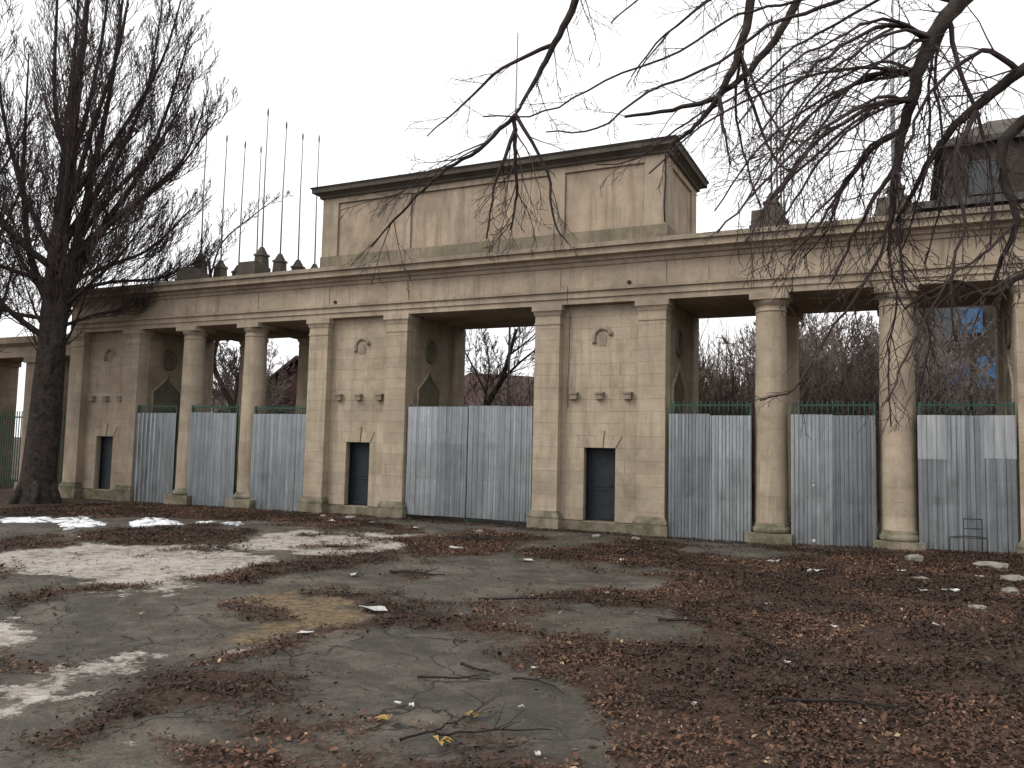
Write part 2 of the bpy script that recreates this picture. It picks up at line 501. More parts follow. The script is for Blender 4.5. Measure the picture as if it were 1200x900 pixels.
# pale dust trodden into the asphalt
dust = n.ramp(n.noise(p, 1.7, 7, .75, .6), [(.50, 0), (.68, 1)])
asph = n.mix(n.math('MULTIPLY', dust, .5), asph, (.175, .153, .126))
vo = n.N('ShaderNodeTexVoronoi', feature='DISTANCE_TO_EDGE')
vo.inputs['Scale'].default_value = .75
wv = n.N('ShaderNodeVectorMath', operation='ADD')
nz = n.N('ShaderNodeTexNoise'); nz.inputs['Scale'].default_value = 1.6; nz.inputs['Detail'].default_value = 5
n.L(p, nz.inputs['Vector'])
n.L(p, wv.inputs[0]); n.L(nz.outputs['Color'], wv.inputs[1])
n.L(wv.outputs[0], vo.inputs['Vector'])
crk = n.ramp(vo.outputs['Distance'], [(.004, 1), (.016, 0)])
crk = n.math('MULTIPLY', crk, n.ramp(big, [(.42, 0), (.55, 1)]))
asph = n.mix(n.math('MULTIPLY', crk, .8), asph, (.014, .012, .010))
palec = n.ramp(n.math('ADD', n.math('MULTIPLY', n.noise(p, 5, 6, .75), .6), n.math('MULTIPLY', big, .4)), [(.38, (.10, .088, .072)), (.48, (.31, .278, .24)), (.62, (.49, .45, .405))])
tanc = n.ramp(fine, [(.36, (.060, .046, .028)), (.50, (.145, .104, .060)), (.66, (.215, .16, .095))])
soil = n.ramp(n.noise(p, 16, 6, .75), [(.33, (.020, .0135, .0100)), (.52, (.054, .0325, .0225)), (.68, (.105, .060, .040))])


def cover(ch, lo, hi, sc, amp=2.0):
    f = n.math('ADD', ch, n.math('MULTIPLY', n.math('SUBTRACT', n.noise(p, sc, 8, .8), .5), amp))
    return n.ramp(f, [(lo, 0), (hi, 1)])


c = n.mix(cover(sp.outputs[1], .45, .66, 2.2, 3.4), asph, palec)
c = n.mix(cover(sp.outputs[2], .40, .80, 2.3, 2.6), c, tanc)
c = n.mix(cover(sp.outputs[0], .40, .68, 3.4), c, soil)
h = n.math('ADD', n.noise(p, 30, 5, .75), n.math('MULTIPLY', n.noise(p, 4, 5, .7), 2.0))
h = n.math('SUBTRACT', h, n.math('MULTIPLY', crk, 1.2))
n.bump(h, .8, .025)
rg = n.ramp(n.math('SUBTRACT', n.noise(p, 1.2, 5, .6), n.math('MULTIPLY', damp, .12)), [(.32, .50), (.6, .92)])
MT['ground'] = n.fin(c, rg, 0, .16)
g = link('ground', me, MT['ground'])
tag(g, 'broken asphalt yard with pale patches and soil', kind='structure')

# fallen leaves: uncountable litter
NL = 330000
px = rng.uniform(-14.5, 16.5, NL * 6); py = rng.uniform(-18.8, 0.1, NL * 6)
l_, p_, t_ = masks(px, py)
clump = vnoise(px, py, 2.4, 61, 3)
prob = np.clip((l_ - .12) * 1.25, 0, 1) * np.clip((clump - .28) * 3.2, .16, 1) + .009
keep = rng.random(len(px)) < prob * .62
px, py = px[keep][:NL], py[keep][:NL]
NLr = len(px)
pz = gz(px, py) + masks(px, py)[0] * .028 * vnoise(px, py, 3.3, 8, 3) + rng.uniform(.002, .03, NLr)
size = np.clip(rng.lognormal(-4.18, .40, NLr), .006, .050)
ang = rng.uniform(0, 2 * np.pi, NLr); tx = rng.normal(0, .42, NLr); ty = rng.normal(0, .42, NLr)
fold = rng.uniform(-.1, .6, NLr)
# a leaf: stem point, two side points, tip, folded along its rib (4 verts, 2 tris)
loc = np.zeros((NLr, 4, 3))
loc[:, 0, 0] = -size; loc[:, 2, 0] = size * 1.1
loc[:, 1, 1] = size * .62; loc[:, 3, 1] = -size * .62
loc[:, 1, 2] = loc[:, 3, 2] = fold * size * .7
loc[:, :, 2] += loc[:, :, 0] * tx[:, None] + loc[:, :, 1] * ty[:, None]
ca, sa = np.cos(ang)[:, None], np.sin(ang)[:, None]
X = loc[:, :, 0] * ca - loc[:, :, 1] * sa; Y = loc[:, :, 0] * sa + loc[:, :, 1] * ca
LV = np.stack([X + px[:, None], Y + py[:, None], loc[:, :, 2] + pz[:, None] + .008], 2).reshape(-1, 3)
b = np.arange(NLr)[:, None] * 4
LF = np.concatenate([b + np.array([[0, 2, 1]]), b + np.array([[0, 3, 2]])], 0)
me = bpy.data.meshes.new('leaf_litter')
me.vertices.add(len(LV)); me.vertices.foreach_set('co', LV.ravel())
me.loops.add(LF.size); me.loops.foreach_set('vertex_index', LF.ravel().astype(np.int32))
me.polygons.add(len(LF)); me.polygons.foreach_set('loop_start', np.arange(0, LF.size, 3)); me.polygons.foreach_set('loop_total', np.full(len(LF), 3))
pal = np.array([(.066, .034, .021), (.090, .045, .027), (.050, .029, .020), (.120, .063, .034), (.036, .022, .016), (.17, .105, .060), (.084, .035, .021), (.27, .195, .12)])
pk = rng.choice(len(pal), NLr, p=[.23, .2, .20, .11, .14, .04, .07, .01])
drift = vnoise(px, py, .8, 71, 4)[:, None]                # old sodden mats and fresher drier drifts
wet = np.clip((drift - .42) * 4.5, 0, 1)
cl = pal[pk] * rng.uniform(.65, 1.3, (NLr, 1)) * (.55 + .75 * wet)
cl = cl * (1 - .25 * (1 - wet)) + .25 * (1 - wet) * np.array([.034, .027, .021])
at = me.color_attributes.new('tint', 'FLOAT_COLOR', 'POINT')
at.data.foreach_set('color', np.repeat(np.concatenate([cl, np.ones((NLr, 1))], 1), 4, 0).ravel())
me.update(calc_edges=True)
n = NT('dead_leaf')
va = n.N('ShaderNodeVertexColor', layer_name='tint')
MT['leaf'] = n.fin(va.outputs[0], .75, 0, .3)
tag(link('leaf_litter', me, MT['leaf']), 'brown fallen leaves strewn over the yard', 'leaves', kind='stuff')

# ------------------------------------------------------------------ the gateway
A1, PW, A3 = 2.232, .783, 5.371
A4 = A3 + PW
HW = (A4 - A1) / 2               # half width of a pylon
PC = (A1 + A4) / 2               # centre of the inner pylons
EC = 14.364 + HW                 # centre of the end pylons
C1, C2 = 8.874, 11.865
DEP = 3.7
CH = 6.2 / 18                    # course height
gate = empty('stone_gateway')
tag(gate, 'long weathered limestone gateway with columns, pylons and tall attic block', 'gateway')


def block_mesh(w, d, h):
    """a dressed block with softened edges, front face towards -y, base at z 0"""
    e = .003
    v = []
    for (y, k) in ((0, e), (e, 0), (d, 0)):
        v += [(-w / 2 + k, y, k), (w / 2 - k, y, k), (w / 2 - k, y, h - k), (-w / 2 + k, y, h - k)]
    f = [(0, 1, 2, 3), (11, 10, 9, 8)]
    for a in (0, 4):
        for k in range(4):
            k2 = (k + 1) % 4
            f.append((a + k2, a + k, a + 4 + k, a + 4 + k2))
    m = MB().raw(v, f)
    return m.mesh('stone_block', MT['stone'])


_bm = {}


def block(parent, cx, y, z, w, d, h, name='stone_block'):
    key = (round(w, 3), round(d, 3), round(h, 3))
    if key not in _bm: _bm[key] = block_mesh(w, d, h)
    return link(name, _bm[key], None, parent, (cx, y + random.uniform(-.002, .003), z))


GAP = .003
DW, DH0, DTOP = .94, .30, .3 + 6 * CH
# pylon in its own coordinates: u along x from its centre, y depth
core = MB()
core.box(-HW + .012, -DW / 2 - .01, .315, DEP, -.3, 6.52)
core.box(DW / 2 + .01, HW - .012, .315, DEP, -.3, 6.52)
core.box(-DW / 2 - .011, DW / 2 + .011, .316, DEP - .001, DTOP + .01, 6.519)
core.box(-DW / 2 - .011, DW / 2 + .011, .95, DEP - .001, -.3, DTOP + .02)
core.box(-DW / 2 - .011, DW / 2 + .011, .30, .96, -.3, .285)
pylon = core.build('pylon', MT['joint'], gate, (PC, 0, 0))
wl, wr = -HW + PW, HW - PW
BWD = (wr - wl) / 4
for k in range(18):
    z = .3 + k * CH
    if k < 6: spans = [(wl, -DW / 2), (DW / 2, wr)]
    elif k == 6: spans = [(wl, -.66), (.66, wr)]
    else: spans = [(wl, wr)]
    for a, b_ in spans:
        L = b_ - a
        if L > 2:
            cuts = [a + BWD * j for j in range(5)] if k % 2 == 0 else [a] + [a + BWD * (j + .5) for j in range(4)] + [b_]
        else:
            q = .62 if k % 2 else .38
            cuts = [a, a + L * q, b_] if L > .6 else [a, b_]
        for c0, c1 in zip(cuts[:-1], cuts[1:]):
            block(pylon, (c0 + c1) / 2, .28, z + GAP / 2, c1 - c0 - GAP, .12, CH - GAP)
    for s in (-1, 1):               # pilaster courses
        block(pylon, s * (HW - PW / 2), 0, z + GAP / 2, PW, .5, (CH if k < 17 else CH - .15) - GAP, 'pilaster_block')
# flat arch of wedge stones over the door
vx = [-.66, -.42, -.14, .14, .42, .66]
for j in range(5):
    a, b_ = vx[j], vx[j + 1]
    lo = .72
    zt = DTOP + CH - GAP if j != 2 else DTOP + CH + .16
    yf = .268 if j != 2 else .235
    m = MB().extrude_y([(a * lo + .004, DTOP + .004), (b_ * lo - .004, DTOP + .004), (b_ - .004, zt), (a + .004, zt)], yf, .42)
    m.build('voussoir', MT['stone'], pylon)
for s in (-1, 1):                   # infill beside the arch stones
    MB().extrude_y([(s * .48, DTOP + .006), (s * .662, DTOP + .006), (s * .662, DTOP + CH - .02)][::s], .29, .41).build('stone_block', MT['stone'], pylon)
for s in (-1, 1):
    cx = s * (HW - PW / 2); w = PW / 2
    m = MB()
    m.box(cx - w - .10, cx + w + .10, -.10, .6, -.3, .30)
    m.build('plinth', MT['base'], pylon)
    m = MB()
    m.frustum(cx, .25, .302, .36, w + .07, .32, w + .085, .335)
    m.frustum(cx, .25, .36, .44, w + .085, .335, w + .065, .315)
    m.frustum(cx, .25, .44, .53, w + .045, .295, w + .012, .262)
    m.build('pilaster_base', MT['base'], pylon)
    m = MB()
    m.box(cx - w - .02, cx + w + .02, -.022, .5, 5.93, 5.985)
    m.frustum(cx, .25, 6.20, 6.33, w + .015, .265, w + .06, .31)
    m.box(cx - w - .085, cx + w + .085, -.088, .6, 6.331, 6.50)
    m.build('pilaster_capital', MT['entab'], pylon)
m = MB().box(wl + .005, wr - .005, .22, .5, -.3, .255)
m.build('sill_course', MT['base'], pylon)
# three small corbels and the broken wreath above them
for u_ in (-.79, 0, .83):
    m = MB().box(u_ - .105, u_ + .105, .15, .34, 3.75, 3.90).box(u_ - .125, u_ + .125, .12, .34, 3.901, 3.955)
    m.build('corbel', MT['cornice'], pylon)
arc = [(.05 + .27 * math.cos(t), .27, 5.5 + .30 * math.sin(t)) for t in np.linspace(math.radians(15), math.radians(205), 14)]
m = MB().tube(arc, [.05 + .03 * math.sin(i * 1.3) ** 2 for i in range(14)], 7)
m.raw([(-.06, .262, 5.30), (.16, .262, 5.30), (.17, .262, 5.58), (.05, .255, 5.68), (-.07, .262, 5.58)], [(0, 1, 2, 3, 4)])
m.build('wreath_relief', MT['cornice'], pylon)
# iron door set back in the opening
d = MB().box(-DW / 2 + .03, DW / 2 - .03, .62, .67, .29, DTOP - .03)
for zz in (.34, 1.15, 1.25, DTOP - .14): d.box(-DW / 2 + .06, DW / 2 - .06, .60, .621, zz, zz + .07)
for xx in (-DW / 2 + .035, DW / 2 - .105): d.box(xx, xx + .07, .597, .6205, .30, DTOP - .04)
d.tube([(.30, .615, 1.30), (.30, .56, 1.30), (.20, .56, 1.30)], .012, 6)
door = d.build('door', MT['door'], pylon)
fr = MB().box(-DW / 2 + .001, -DW / 2 + .029, .5, .66, .286, DTOP).box(DW / 2 - .029, DW / 2 - .001, .5, .66, .286, DTOP).box(-DW / 2 + .03, DW / 2 - .03, .5, .66, DTOP - .028, DTOP + .005)
fr.build('door_frame', MT['door'], pylon)
# reliefs on the two return faces: oval wreath above a pointed niche
for s in (1, -1):
    fx = s * (HW - .012)
    ring = [(fx + s * .02, 1.45 + .30 * math.cos(t), 5.45 + .36 * math.sin(t)) for t in np.linspace(0, 2 * math.pi, 25)]
    m = MB().tube(ring, .06, 6)
    m.raw([(fx + s * .012, 1.45 + .2 * math.cos(t), 5.45 + .25 * math.sin(t)) for t in np.linspace(0, 2 * math.pi, 12, endpoint=False)], [tuple(range(12))[::s]])
    m.build('oval_wreath', MT['relief'], pylon)
    prof = [(.75, 2.2), (2.15, 2.2), (2.15, 4.15), (1.85, 4.38), (1.58, 4.62), (1.45, 4.88), (1.32, 4.62), (1.05, 4.38), (.75, 4.15)]
    m = MB()
    nn = len(prof)
    m.raw([(fx + s * .014, y, z) for y, z in prof] + [(fx - s * .05, y, z) for y, z in prof],
          [tuple(range(nn))[::s]] + [((i + 1) % nn, i, nn + i, nn + (i + 1) % nn)[::s] for i in range(nn)])
    nic = m.build('niche', MT['relief'], pylon)
    MB().tube([(fx + s * .015, y, z) for y, z in prof + prof[:1]], .05, 5).build('niche_moulding', MT['joint'], pylon)
    # back pilaster on the return
    MB().box(min(fx, fx + s * .10), max(fx, fx + s * .10), DEP - .75, DEP - .001, -.3, 6.49).build('back_pilaster', MT['joint'], pylon)

pyls = [pylon]
for cx in (-PC, -EC, EC):
    q = copy_tree(pylon, gate); q.location = (cx, 0, 0); pyls.append(q)
for ch in pyls[2].children:        # the end pylon by the tree has a paler door
    if ch.name.startswith('door') and not ch.name.startswith('door_frame'):
        ch.data = ch.data.copy(); ch.data.materials[0] = MT['door_grey']

# column
CRAD = .43
m = MB()
m.box(-.57, .57, -.55, .55, -.3, .30)
colm = m.build('column', MT['base'], gate, (C1, .40, 0))
MB().lathe([(.50, .302), (.53, .34), (.53, .40), (.50, .45), (.47, .455), (.47, .49), (.44, .55)], 28).build('column_base', MT['base'], colm)
drum_me = MB().lathe([(1.0, .0015), (1.0, CH - .0015)], 32, caps=False).mesh('drum', MT['stone'])
z = .55; k = 0
DH = (6.02 - .55) / 16
for k in range(16):
    t = k / 15
    rr = CRAD * (1 - .075 * t - .03 * t * t)
    link('drum', drum_me, None, colm, (random.uniform(-.003, .003), random.uniform(-.003, .003), .55 + k * DH), (0, 0, random.uniform(0, 6.28)), (rr, rr, DH / CH))
m = MB().lathe([(.385, 6.02), (.405, 6.03), (.405, 6.07), (.385, 6.075), (.385, 6.18), (.40, 6.19), (.44, 6.25), (.465, 6.30), (.465, 6.33)], 28)
m.box(-.49, .49, -.485, .485, 6.331, 6.50)
m.build('capital', MT['entab'], colm)
core_c = MB().lathe([(CRAD * .955, .5), (CRAD * .87, 6.1)], 20).build('shaft_core', MT['joint'], colm)
for cx in (-C2, -C1, C1, C2):
    for cy in (.40, DEP - .42):
        if (cx, cy) == (C1, .40): continue
        q = copy_tree(colm, gate); q.location = (cx, cy, 0)

# entablature: one long moulded beam
XE = EC + HW + .05
front = [(.02, 6.501), (.02, 6.66), (-.025, 6.665), (-.025, 6.83), (-.09, 6.85), (-.10, 6.93), (-.005, 6.94), (-.005, 7.56), (-.05, 7.58), (-.09, 7.68), (-.17, 7.70), (-.19, 7.80),
         (-.40, 7.815), (-.41, 7.99), (-.44, 8.0), (-.47, 8.06), (-.50, 8.12)]
back = [(DEP - y, z) for y, z in front]
prof = front + [(.12, 8.165), (DEP - .12, 8.165)] + back[::-1]
m = MB().extrude_x(prof[::-1], -XE, XE)
ent = m.build('entablature', MT['entab'], gate)
MB().extrude_x([(-.505, 8.00), (-.505, 8.125), (.12, 8.175), (.12, 8.10)][::-1], -XE - .01, XE + .01).build('cornice_edge', MT['cornice'], ent)
for s in (-1, 1):
    for cx in (PC - HW + PW / 2, PC + HW - PW / 2, C1, C2, EC - HW + PW / 2, EC + HW - PW / 2):
        MB().box(s * cx - .40, s * cx + .40, -.032, .02, 6.945, 7.555).build('frieze_panel', MT['entab'], ent)
# frieze slabs between the panels
pcs = sorted([s * c_ for s in (-1, 1) for c_ in (PC - HW + PW / 2, PC + HW - PW / 2, C1, C2, EC - HW + PW / 2, EC + HW - PW / 2)])
for a, b_ in zip(pcs[:-1], pcs[1:]):
    a += .405; b_ -= .405
    k = max(1, round((b_ - a) / 1.3))
    for j in range(k):
        x0 = a + (b_ - a) * j / k + .005; x1 = a + (b_ - a) * (j + 1) / k - .005
        yy = -.016 + random.uniform(-.003, .003)
        MB().box(x0, x1, yy, .02, 6.95, 7.55).build('frieze_slab', MT['entab'], ent)
# soffit beams across the roof
for cx in (-C2, -C1, C1, C2):
    MB().box(cx - .36, cx + .36, .55, DEP - .55, 6.32, 6.502).build('soffit_beam', MT['joint'], ent)
for s in (-1, 1):                  # drain holes in the frieze
    MB().tube([(s * 5.1, -.06, 7.03), (s * 5.1, .0, 7.03)], .055, 10).build('drain_pipe', MT['iron'], ent)

# attic
MT['attic_base'] = stone_mat('grimy_attic_base', tones=((.17, .14, .10), (.24, .20, .145), (.32, .268, .20)), grime=.7, moss=.3, vary=.05)
att = MB().box(-5.98, 5.98, .40, 4.02, 8.12, 10.76).build('attic', MT['plaster'], gate)
MB().box(-6.08, 6.08, .29, 4.12, 8.15, 8.70).build('base_course', MT['attic_base'], att)
for s in (-1, 1):
    MB().box(min(s * 5.40, s * 6.05), max(s * 5.40, s * 6.05), .315, .42, 8.701, 10.55).build('strip_pilaster', MT['entab'], att)
    MB().box(min(s * 2.46, s * 2.96), max(s * 2.46, s * 2.96), .316, .42, 8.701, 10.55).build('strip_pilaster', MT['entab'], att)
    MB().box(min(s * 5.95, s * 6.051), max(s * 5.95, s * 6.051), .421, 1.02, 8.702, 10.549).build('strip_pilaster', MT['entab'], att)
    MB().box(min(s * 5.95, s * 6.051), max(s * 5.95, s * 6.051), 3.45, 4.06, 8.702, 10.549).build('strip_pilaster', MT['entab'], att)
MB().box(-6.052, 6.052, .314, 4.07, 10.551, 10.74).build('top_band', MT['entab'], att)
for x0, x1 in ((-5.395, -2.965), (-2.455, 2.455), (2.965, 5.395)):
    MB().box(x0 + .02, x1 - .02, .385, .45, 8.72, 10.53).build('wall_panel', MT['plaster'], att)
m = MB()
m.box(-6.14, 6.14, .22, 4.16, 10.741, 10.82)
m.frustum(0, 2.19, 10.82, 10.90, 6.14, 1.97, 6.26, 2.09)
m.box(-6.34, 6.34, .02, 4.36, 10.901, 11.02)
m.frustum(0, 2.19, 11.02, 11.09, 6.34, 2.17, 6.40, 2.23)
m.frustum(0, 2.19, 11.09, 11.22, 6.40, 2.23, 5.6, .5)
m.build('attic_cornice', MT['dark_stone'], att)
# downpipe/cable at the end pilaster
MB().tube([(6.02, .30, 10.7), (6.03, .285, 9.9), (6.0, .27, 9.2), (6.02, .28, 8.75)], .022, 5).build('wall_cable', MT['rope'], att)
MB().tube([(3.28, -.12, 7.0), (3.27, -.10, 6.6), (3.25, .20, 6.2), (3.24, .22, 5.2), (3.20, .24, 4.3), (3.22, .24, 3.5)], .009, 4).build('hanging_cable', MT['rope'], gate)

# ------------------------------------------------------------------ flagpoles on stone pedestals, four across each column line
fp = empty('flagpole', (C1, .45, 8.165))
m = MB().frustum(0, 0, 0, .42, .25, .25, .23, .23).frustum(0, 0, .42, .82, .19, .19, .17, .17).frustum(0, 0, .82, .90, .21, .21, .19, .19).frustum(0, 0, .90, 1.16, .15, .15, .05, .05)
m.build('pedestal', MT['dark_stone'], fp)
MB().tube([(0, 0, 1.05), (-.02, 0, 3.5), (.0, .01, 6.05)], [.030, .025, .018], 6).build('pole', MT['pole'], fp)
MB().lathe([(.012, 5.98), (.028, 6.02), (.032, 6.14), (.022, 6.24), (.005, 6.30)], 8).build('finial', MT['iron'], fp)
rows = [(-C2, 'over the column next to the pylon with the grey door'), (-C1, 'over the column between two leafless-tree openings'),
        (C1, 'over the column by the pylon with the hanging cable'), (C2, 'over the column behind the drooping branches')]
ordn = ['front flagpole of four', 'second of four flagpoles', 'third of four flagpoles', 'rear flagpole of four']
first = True
for cx, where in rows:
    for k in range(4):
        if first: o = fp; first = False
        else: o = copy_tree(fp)
        o.location = (cx + random.uniform(-.03, .03), .45 + k * .98, 8.165)
        o.rotation_euler = (random.uniform(-.008, .008), random.uniform(-.008, .008), random.uniform(0, .2))
        o.scale = (1, 1, random.uniform(.97, 1.02))
        tag(o, '%s %s' % (ordn[k], where), 'flagpole', 'flagpoles in rows across the gateway roof')
for cx, lb in ((-C2, 'dark'), (-C1, 'dark'), (C1, 'pale'), (C2, 'pale')):
    m = MB().frustum(0, -.10, 0, .10, .44, .26, .44, .26).frustum(0, -.10, .10, .50, .40, .22, .385, .205)
    o = m.build('stone_block', MT['dark_stone'], None, (cx - .02, .06, 8.16))
    o.name = 'parapet_block'
    tag(o, {-C2: 'blackened parapet block under the flagpoles next to the tall tree', -C1: 'blackened parapet block under flagpoles beside the attic, on the tree side',
            C1: 'stepped stone parapet block beside the attic, away from the tree', C2: 'stone parapet block half hidden by drooping branches'}[cx], 'parapet block', 'parapet blocks at the flagpole rows')
mast = empty('tall_mast', (-1.6, 6.2, 0))
MB().tube([(0, 0, -.1), (0, 0, 10), (.05, 0, 18.7)], [.05, .04, .025], 6).build('pole', MT['pole'], mast)
MB().box(-.22, .22, -.22, .22, -.2, .35).build('footing', MT['rubble'], mast)
tag(mast, 'tall thin mast rising behind the attic block', 'mast')


# ------------------------------------------------------------------ corrugated gates
def corrugated(w, h, period=.19, amp=.026, wave=0.0):
    """trapezoid-ribbed sheet, w wide, base at z 0, closed thickness"""
    xs_ = [0.0]; yy = [0.0]
    k = int(round(w / period)); pr = w / k
    for i in range(k):
        x0 = i * pr
        for fx, fy in ((.36, 0), (.50, 1), (.86, 1), (1.0, 0)):
            xs_.append(x0 + fx * pr); yy.append(-amp * fy)
    zs = [0, h * .33, h * .66, h]
    v = []; f = []
    N_ = len(xs_)
    for off in (0.0, .004):
        for j, z_ in enumerate(zs):
            bow = wave * math.sin(j * 2.1)
            for x_, y_ in zip(xs_, yy):
                v.append((x_, y_ + off + bow * math.sin(x_ * 2.2), z_))
    S = N_ * len(zs)
    for j in range(len(zs) - 1):
        for i in range(N_ - 1):
            a = j * N_ + i
            f.append((a, a + 1, a + 1 + N_, a + N_))
            f.append((S + a, S + a + N_, S + a + 1 + N_, S + a + 1))
    for i in range(N_ - 1):
        t = (len(zs) - 1) * N_ + i
        f.append((t, t + 1, S + t + 1, S + t))
        f.append((i + 1, i, S + i, S + i + 1))
    return MB().raw(v, f)


def sheet_gate(x0, x1, z0, zs, zr, label, nsheet, y=.10, tilt=0.0, patches=()):
    root = empty('corrugated_gate', ((x0 + x1) / 2, y, z0))
    tag(root, label, 'gate', 'corrugated metal gates filling the openings')
    w = x1 - x0
    sw = w / nsheet
    for i in range(nsheet):
        hh = zs - z0 + random.uniform(-.025, .02) - (.13 if nsheet > 2 else 0)
        m = corrugated(sw + (.03 if nsheet == 2 else .012), hh, .19 + random.uniform(-.008, .008), .026, random.uniform(.004, .012))
        o = m.build('metal_sheet', MT['galv'], root, (-w / 2 + i * sw - .015 + (.022 if nsheet > 2 and i >= 2 else -.022 if nsheet > 2 else 0), -.004 * (i % 2) - .012, random.uniform(0, .03) + (.13 if nsheet > 2 else 0)), (0, random.uniform(-.004, .004) + tilt, 0))
    fr = MB()
    fr.box(-w / 2, -w / 2 + .05, .03, .08, 0, zr - z0).box(w / 2 - .05, w / 2, .03, .08, 0, zr - z0)
    fr.box(-w / 2 + .051, w / 2 - .051, .03, .07, .15, .20).box(-w / 2 + .051, w / 2 - .051, .03, .07, zs - z0 - .08, zs - z0 - .03)
    fr.box(-w / 2 + .051, w / 2 - .051, .032, .068, zr - z0 - .09, zr - z0 - .05)
    if nsheet > 2:
        fr.box(-.06, -.01, .03, .08, 0, zs - z0 - .09).box(.01, .06, .03, .08, 0, zs - z0 - .09)
    fr.build('gate_frame', MT['green'], root)
    if zr > zs + .1:
        k = int(w / .115)
        bar = MB().tube([(0, 0, 0), (0, 0, zr - zs + .15)], .013, 6).mesh('railing_bar', MT['green'])
        for i in range(1, k):
            link('railing_bar', bar, None, root, (-w / 2 + w * i / k, .05, zs - z0 - .11 + random.uniform(-.01, .02)))
    for (px0, pw, ph) in patches:
        corrugated(pw, ph, .19, .026).build('patch_sheet', MT['galv_new'], root, (px0, -.055, zs - z0 - ph + .01))
    return root


cr_ = .47
sheet_gate(-A1 + .10, A1 - .06, .02, 3.53, 3.60, 'wide double corrugated metal gate in the central passage under the attic', 4, .12)
sheet_gate(A4 + .12, C1 - cr_ + .02, -.04, 3.29, 3.64, 'corrugated metal gate between the cable-hung pylon and a round column', 2, .04)
sheet_gate(C1 + cr_ + .08, C2 - cr_ - .02, .03, 3.30, 3.64, 'corrugated metal gate with pale spatters between two round columns, branches hanging before it', 2, .05)
sheet_gate(C2 + cr_ - .02, EC - HW - .05, .15, 3.32, 3.64, 'corrugated metal gate with two bright patch sheets, metal chair frame before it', 2, .06,
           patches=((-1.02, .62, 1.05), (.36, .64, 1.0)))
sheet_gate(-C1 + .36, -A4 - .02, -.14, 3.29, 3.55, 'corrugated metal gate beside the pylon, red house wall above it', 2, .06)
sheet_gate(-C2 + .33, -C1 - .42, -.14, 3.29, 3.58, 'corrugated metal gate between two columns with forked tree above it', 2, .06)
sheet_gate(-EC + HW + .02, -C2 - .40, -.10, 3.29, 3.60, 'dim corrugated metal gate below the pointed niche, next to the grey-doored pylon', 2, .06)
# spatters on the middle gate
for i, (sx, sz, sr) in enumerate(((9.95, 1.55, .035), (10.32, 1.27, .02), (9.95, .18, .045), (9.93, 1.66, .016))):
    m = MB().lathe([(sr, 0), (sr * .8, .006), (sr * .3, .009)], 9)
    o = m.build('paint_blob', MT['paper'], None, (sx, .012, sz), (math.radians(90), 0, 0))
    tag(o, 'small white paint blob stuck to the gate between two columns', 'paint blob', 'paint blobs on the gate')

# ------------------------------------------------------------------ lower wing wall past the end pylon
wing = empty('side_colonnade', (-18.4, 1.0, 0))
tag(wing, 'lower stone colonnade wing running on behind the tall tree', 'colonnade')
MB().extrude_x([(0, 5.75), (-.05, 6.2), (-.25, 6.35), (-.28, 6.62), (1.6, 6.65), (1.6, 5.75)][::-1], -16, .1).build('entablature', MT['entab'], wing)
for px_ in (-3.7, -7.4, -11.1, -14.8):
    MB().box(px_ - .5, px_ + .5, .05, 1.5, -.4, 5.749).box(px_ - .6, px_ + .6, -.04, 1.58, -.4, .3).box(px_ - .58, px_ + .58, -.03, 1.56, 5.5, 5.74).build('pier', MT['joint'], wing)
for j, px_ in enumerate((-1.55, -5.55, -9.25, -12.95)):
    m = MB()
    for k in range(16):
        m.box(px_ - 1.25 + k * .165, px_ - 1.22 + k * .165, .4, .43, 0, 3.4)
    m.box(px_ - 1.3, px_ + 1.3, .43, .46, .3, .36).box(px_ - 1.3, px_ + 1.3, .43, .46, 3.1, 3.16)
    m.build('green_railing', MT['green'], wing)


# ------------------------------------------------------------------ bare trees
def shoot(p, d, L, n_, wob, lift, r):
    """one wandering shoot: points only; lift > 0 turns it up, < 0 lets it droop"""
    p = Vector(p); d = Vector(d).normalized()
    pts = [p.copy()]
    for i in range(n_):
        d = d + Vector((r.normal(0, wob), r.normal(0, wob), r.normal(0, wob) + lift))
        d.normalize()
        p = p + d * (L / n_)
        pts.append(p.copy())
    return pts


def taper(r0, r1, n_, pw=.8):
    return [r0 + (r1 - r0) * (i / (n_ - 1)) ** pw for i in range(n_)]


def side_dir(pts, i, spread, r, down=0.0):
    d = (pts[min(i + 1, len(pts) - 1)] - pts[max(0, i - 1)]).normalized()
    q = Vector((r.normal(), r.normal(), r.normal()))
    q = (q - d * q.dot(d)).normalized()
    v = d * math.cos(spread) + q * math.sin(spread)
    v.z -= down
    return v.normalized()


def at_len(pts, t):
    f = t * (len(pts) - 1); i = min(int(f), len(pts) - 2); f -= i
    return pts[i].lerp(pts[i + 1], f), i


def clothe(mb, pts, r0, count, len0, lift, r, levels=2, spread=.75, rmin=.006, t0=.15, sub=6, down=0.0, wob=.10):
    """hang side shoots of decreasing size on a limb"""
    for k in range(count):
        t = t0 + (1 - t0) * (k + r.random()) / count
        p, i = at_len(pts, min(t, .999))
        L = len0 * (1.15 - .65 * t) * r.uniform(.6, 1.25)
        d = side_dir(pts, i, spread * r.uniform(.6, 1.3), r, down)
        sp_ = shoot(p, d, L, {3: 6, 2: 5, 1: 3}[levels], wob, lift, r)
        rr = max(rmin, r0 * (1 - .6 * t) * .42)
        mb.tube(sp_, taper(rr, rmin * .75, len(sp_)), 4 if rr > .02 else 3, False)
        if levels > 1:
            clothe(mb, sp_, rr, sub, L * .48, lift, r, levels - 1, spread, rmin, .2, max(3, sub - 2), down, wob)


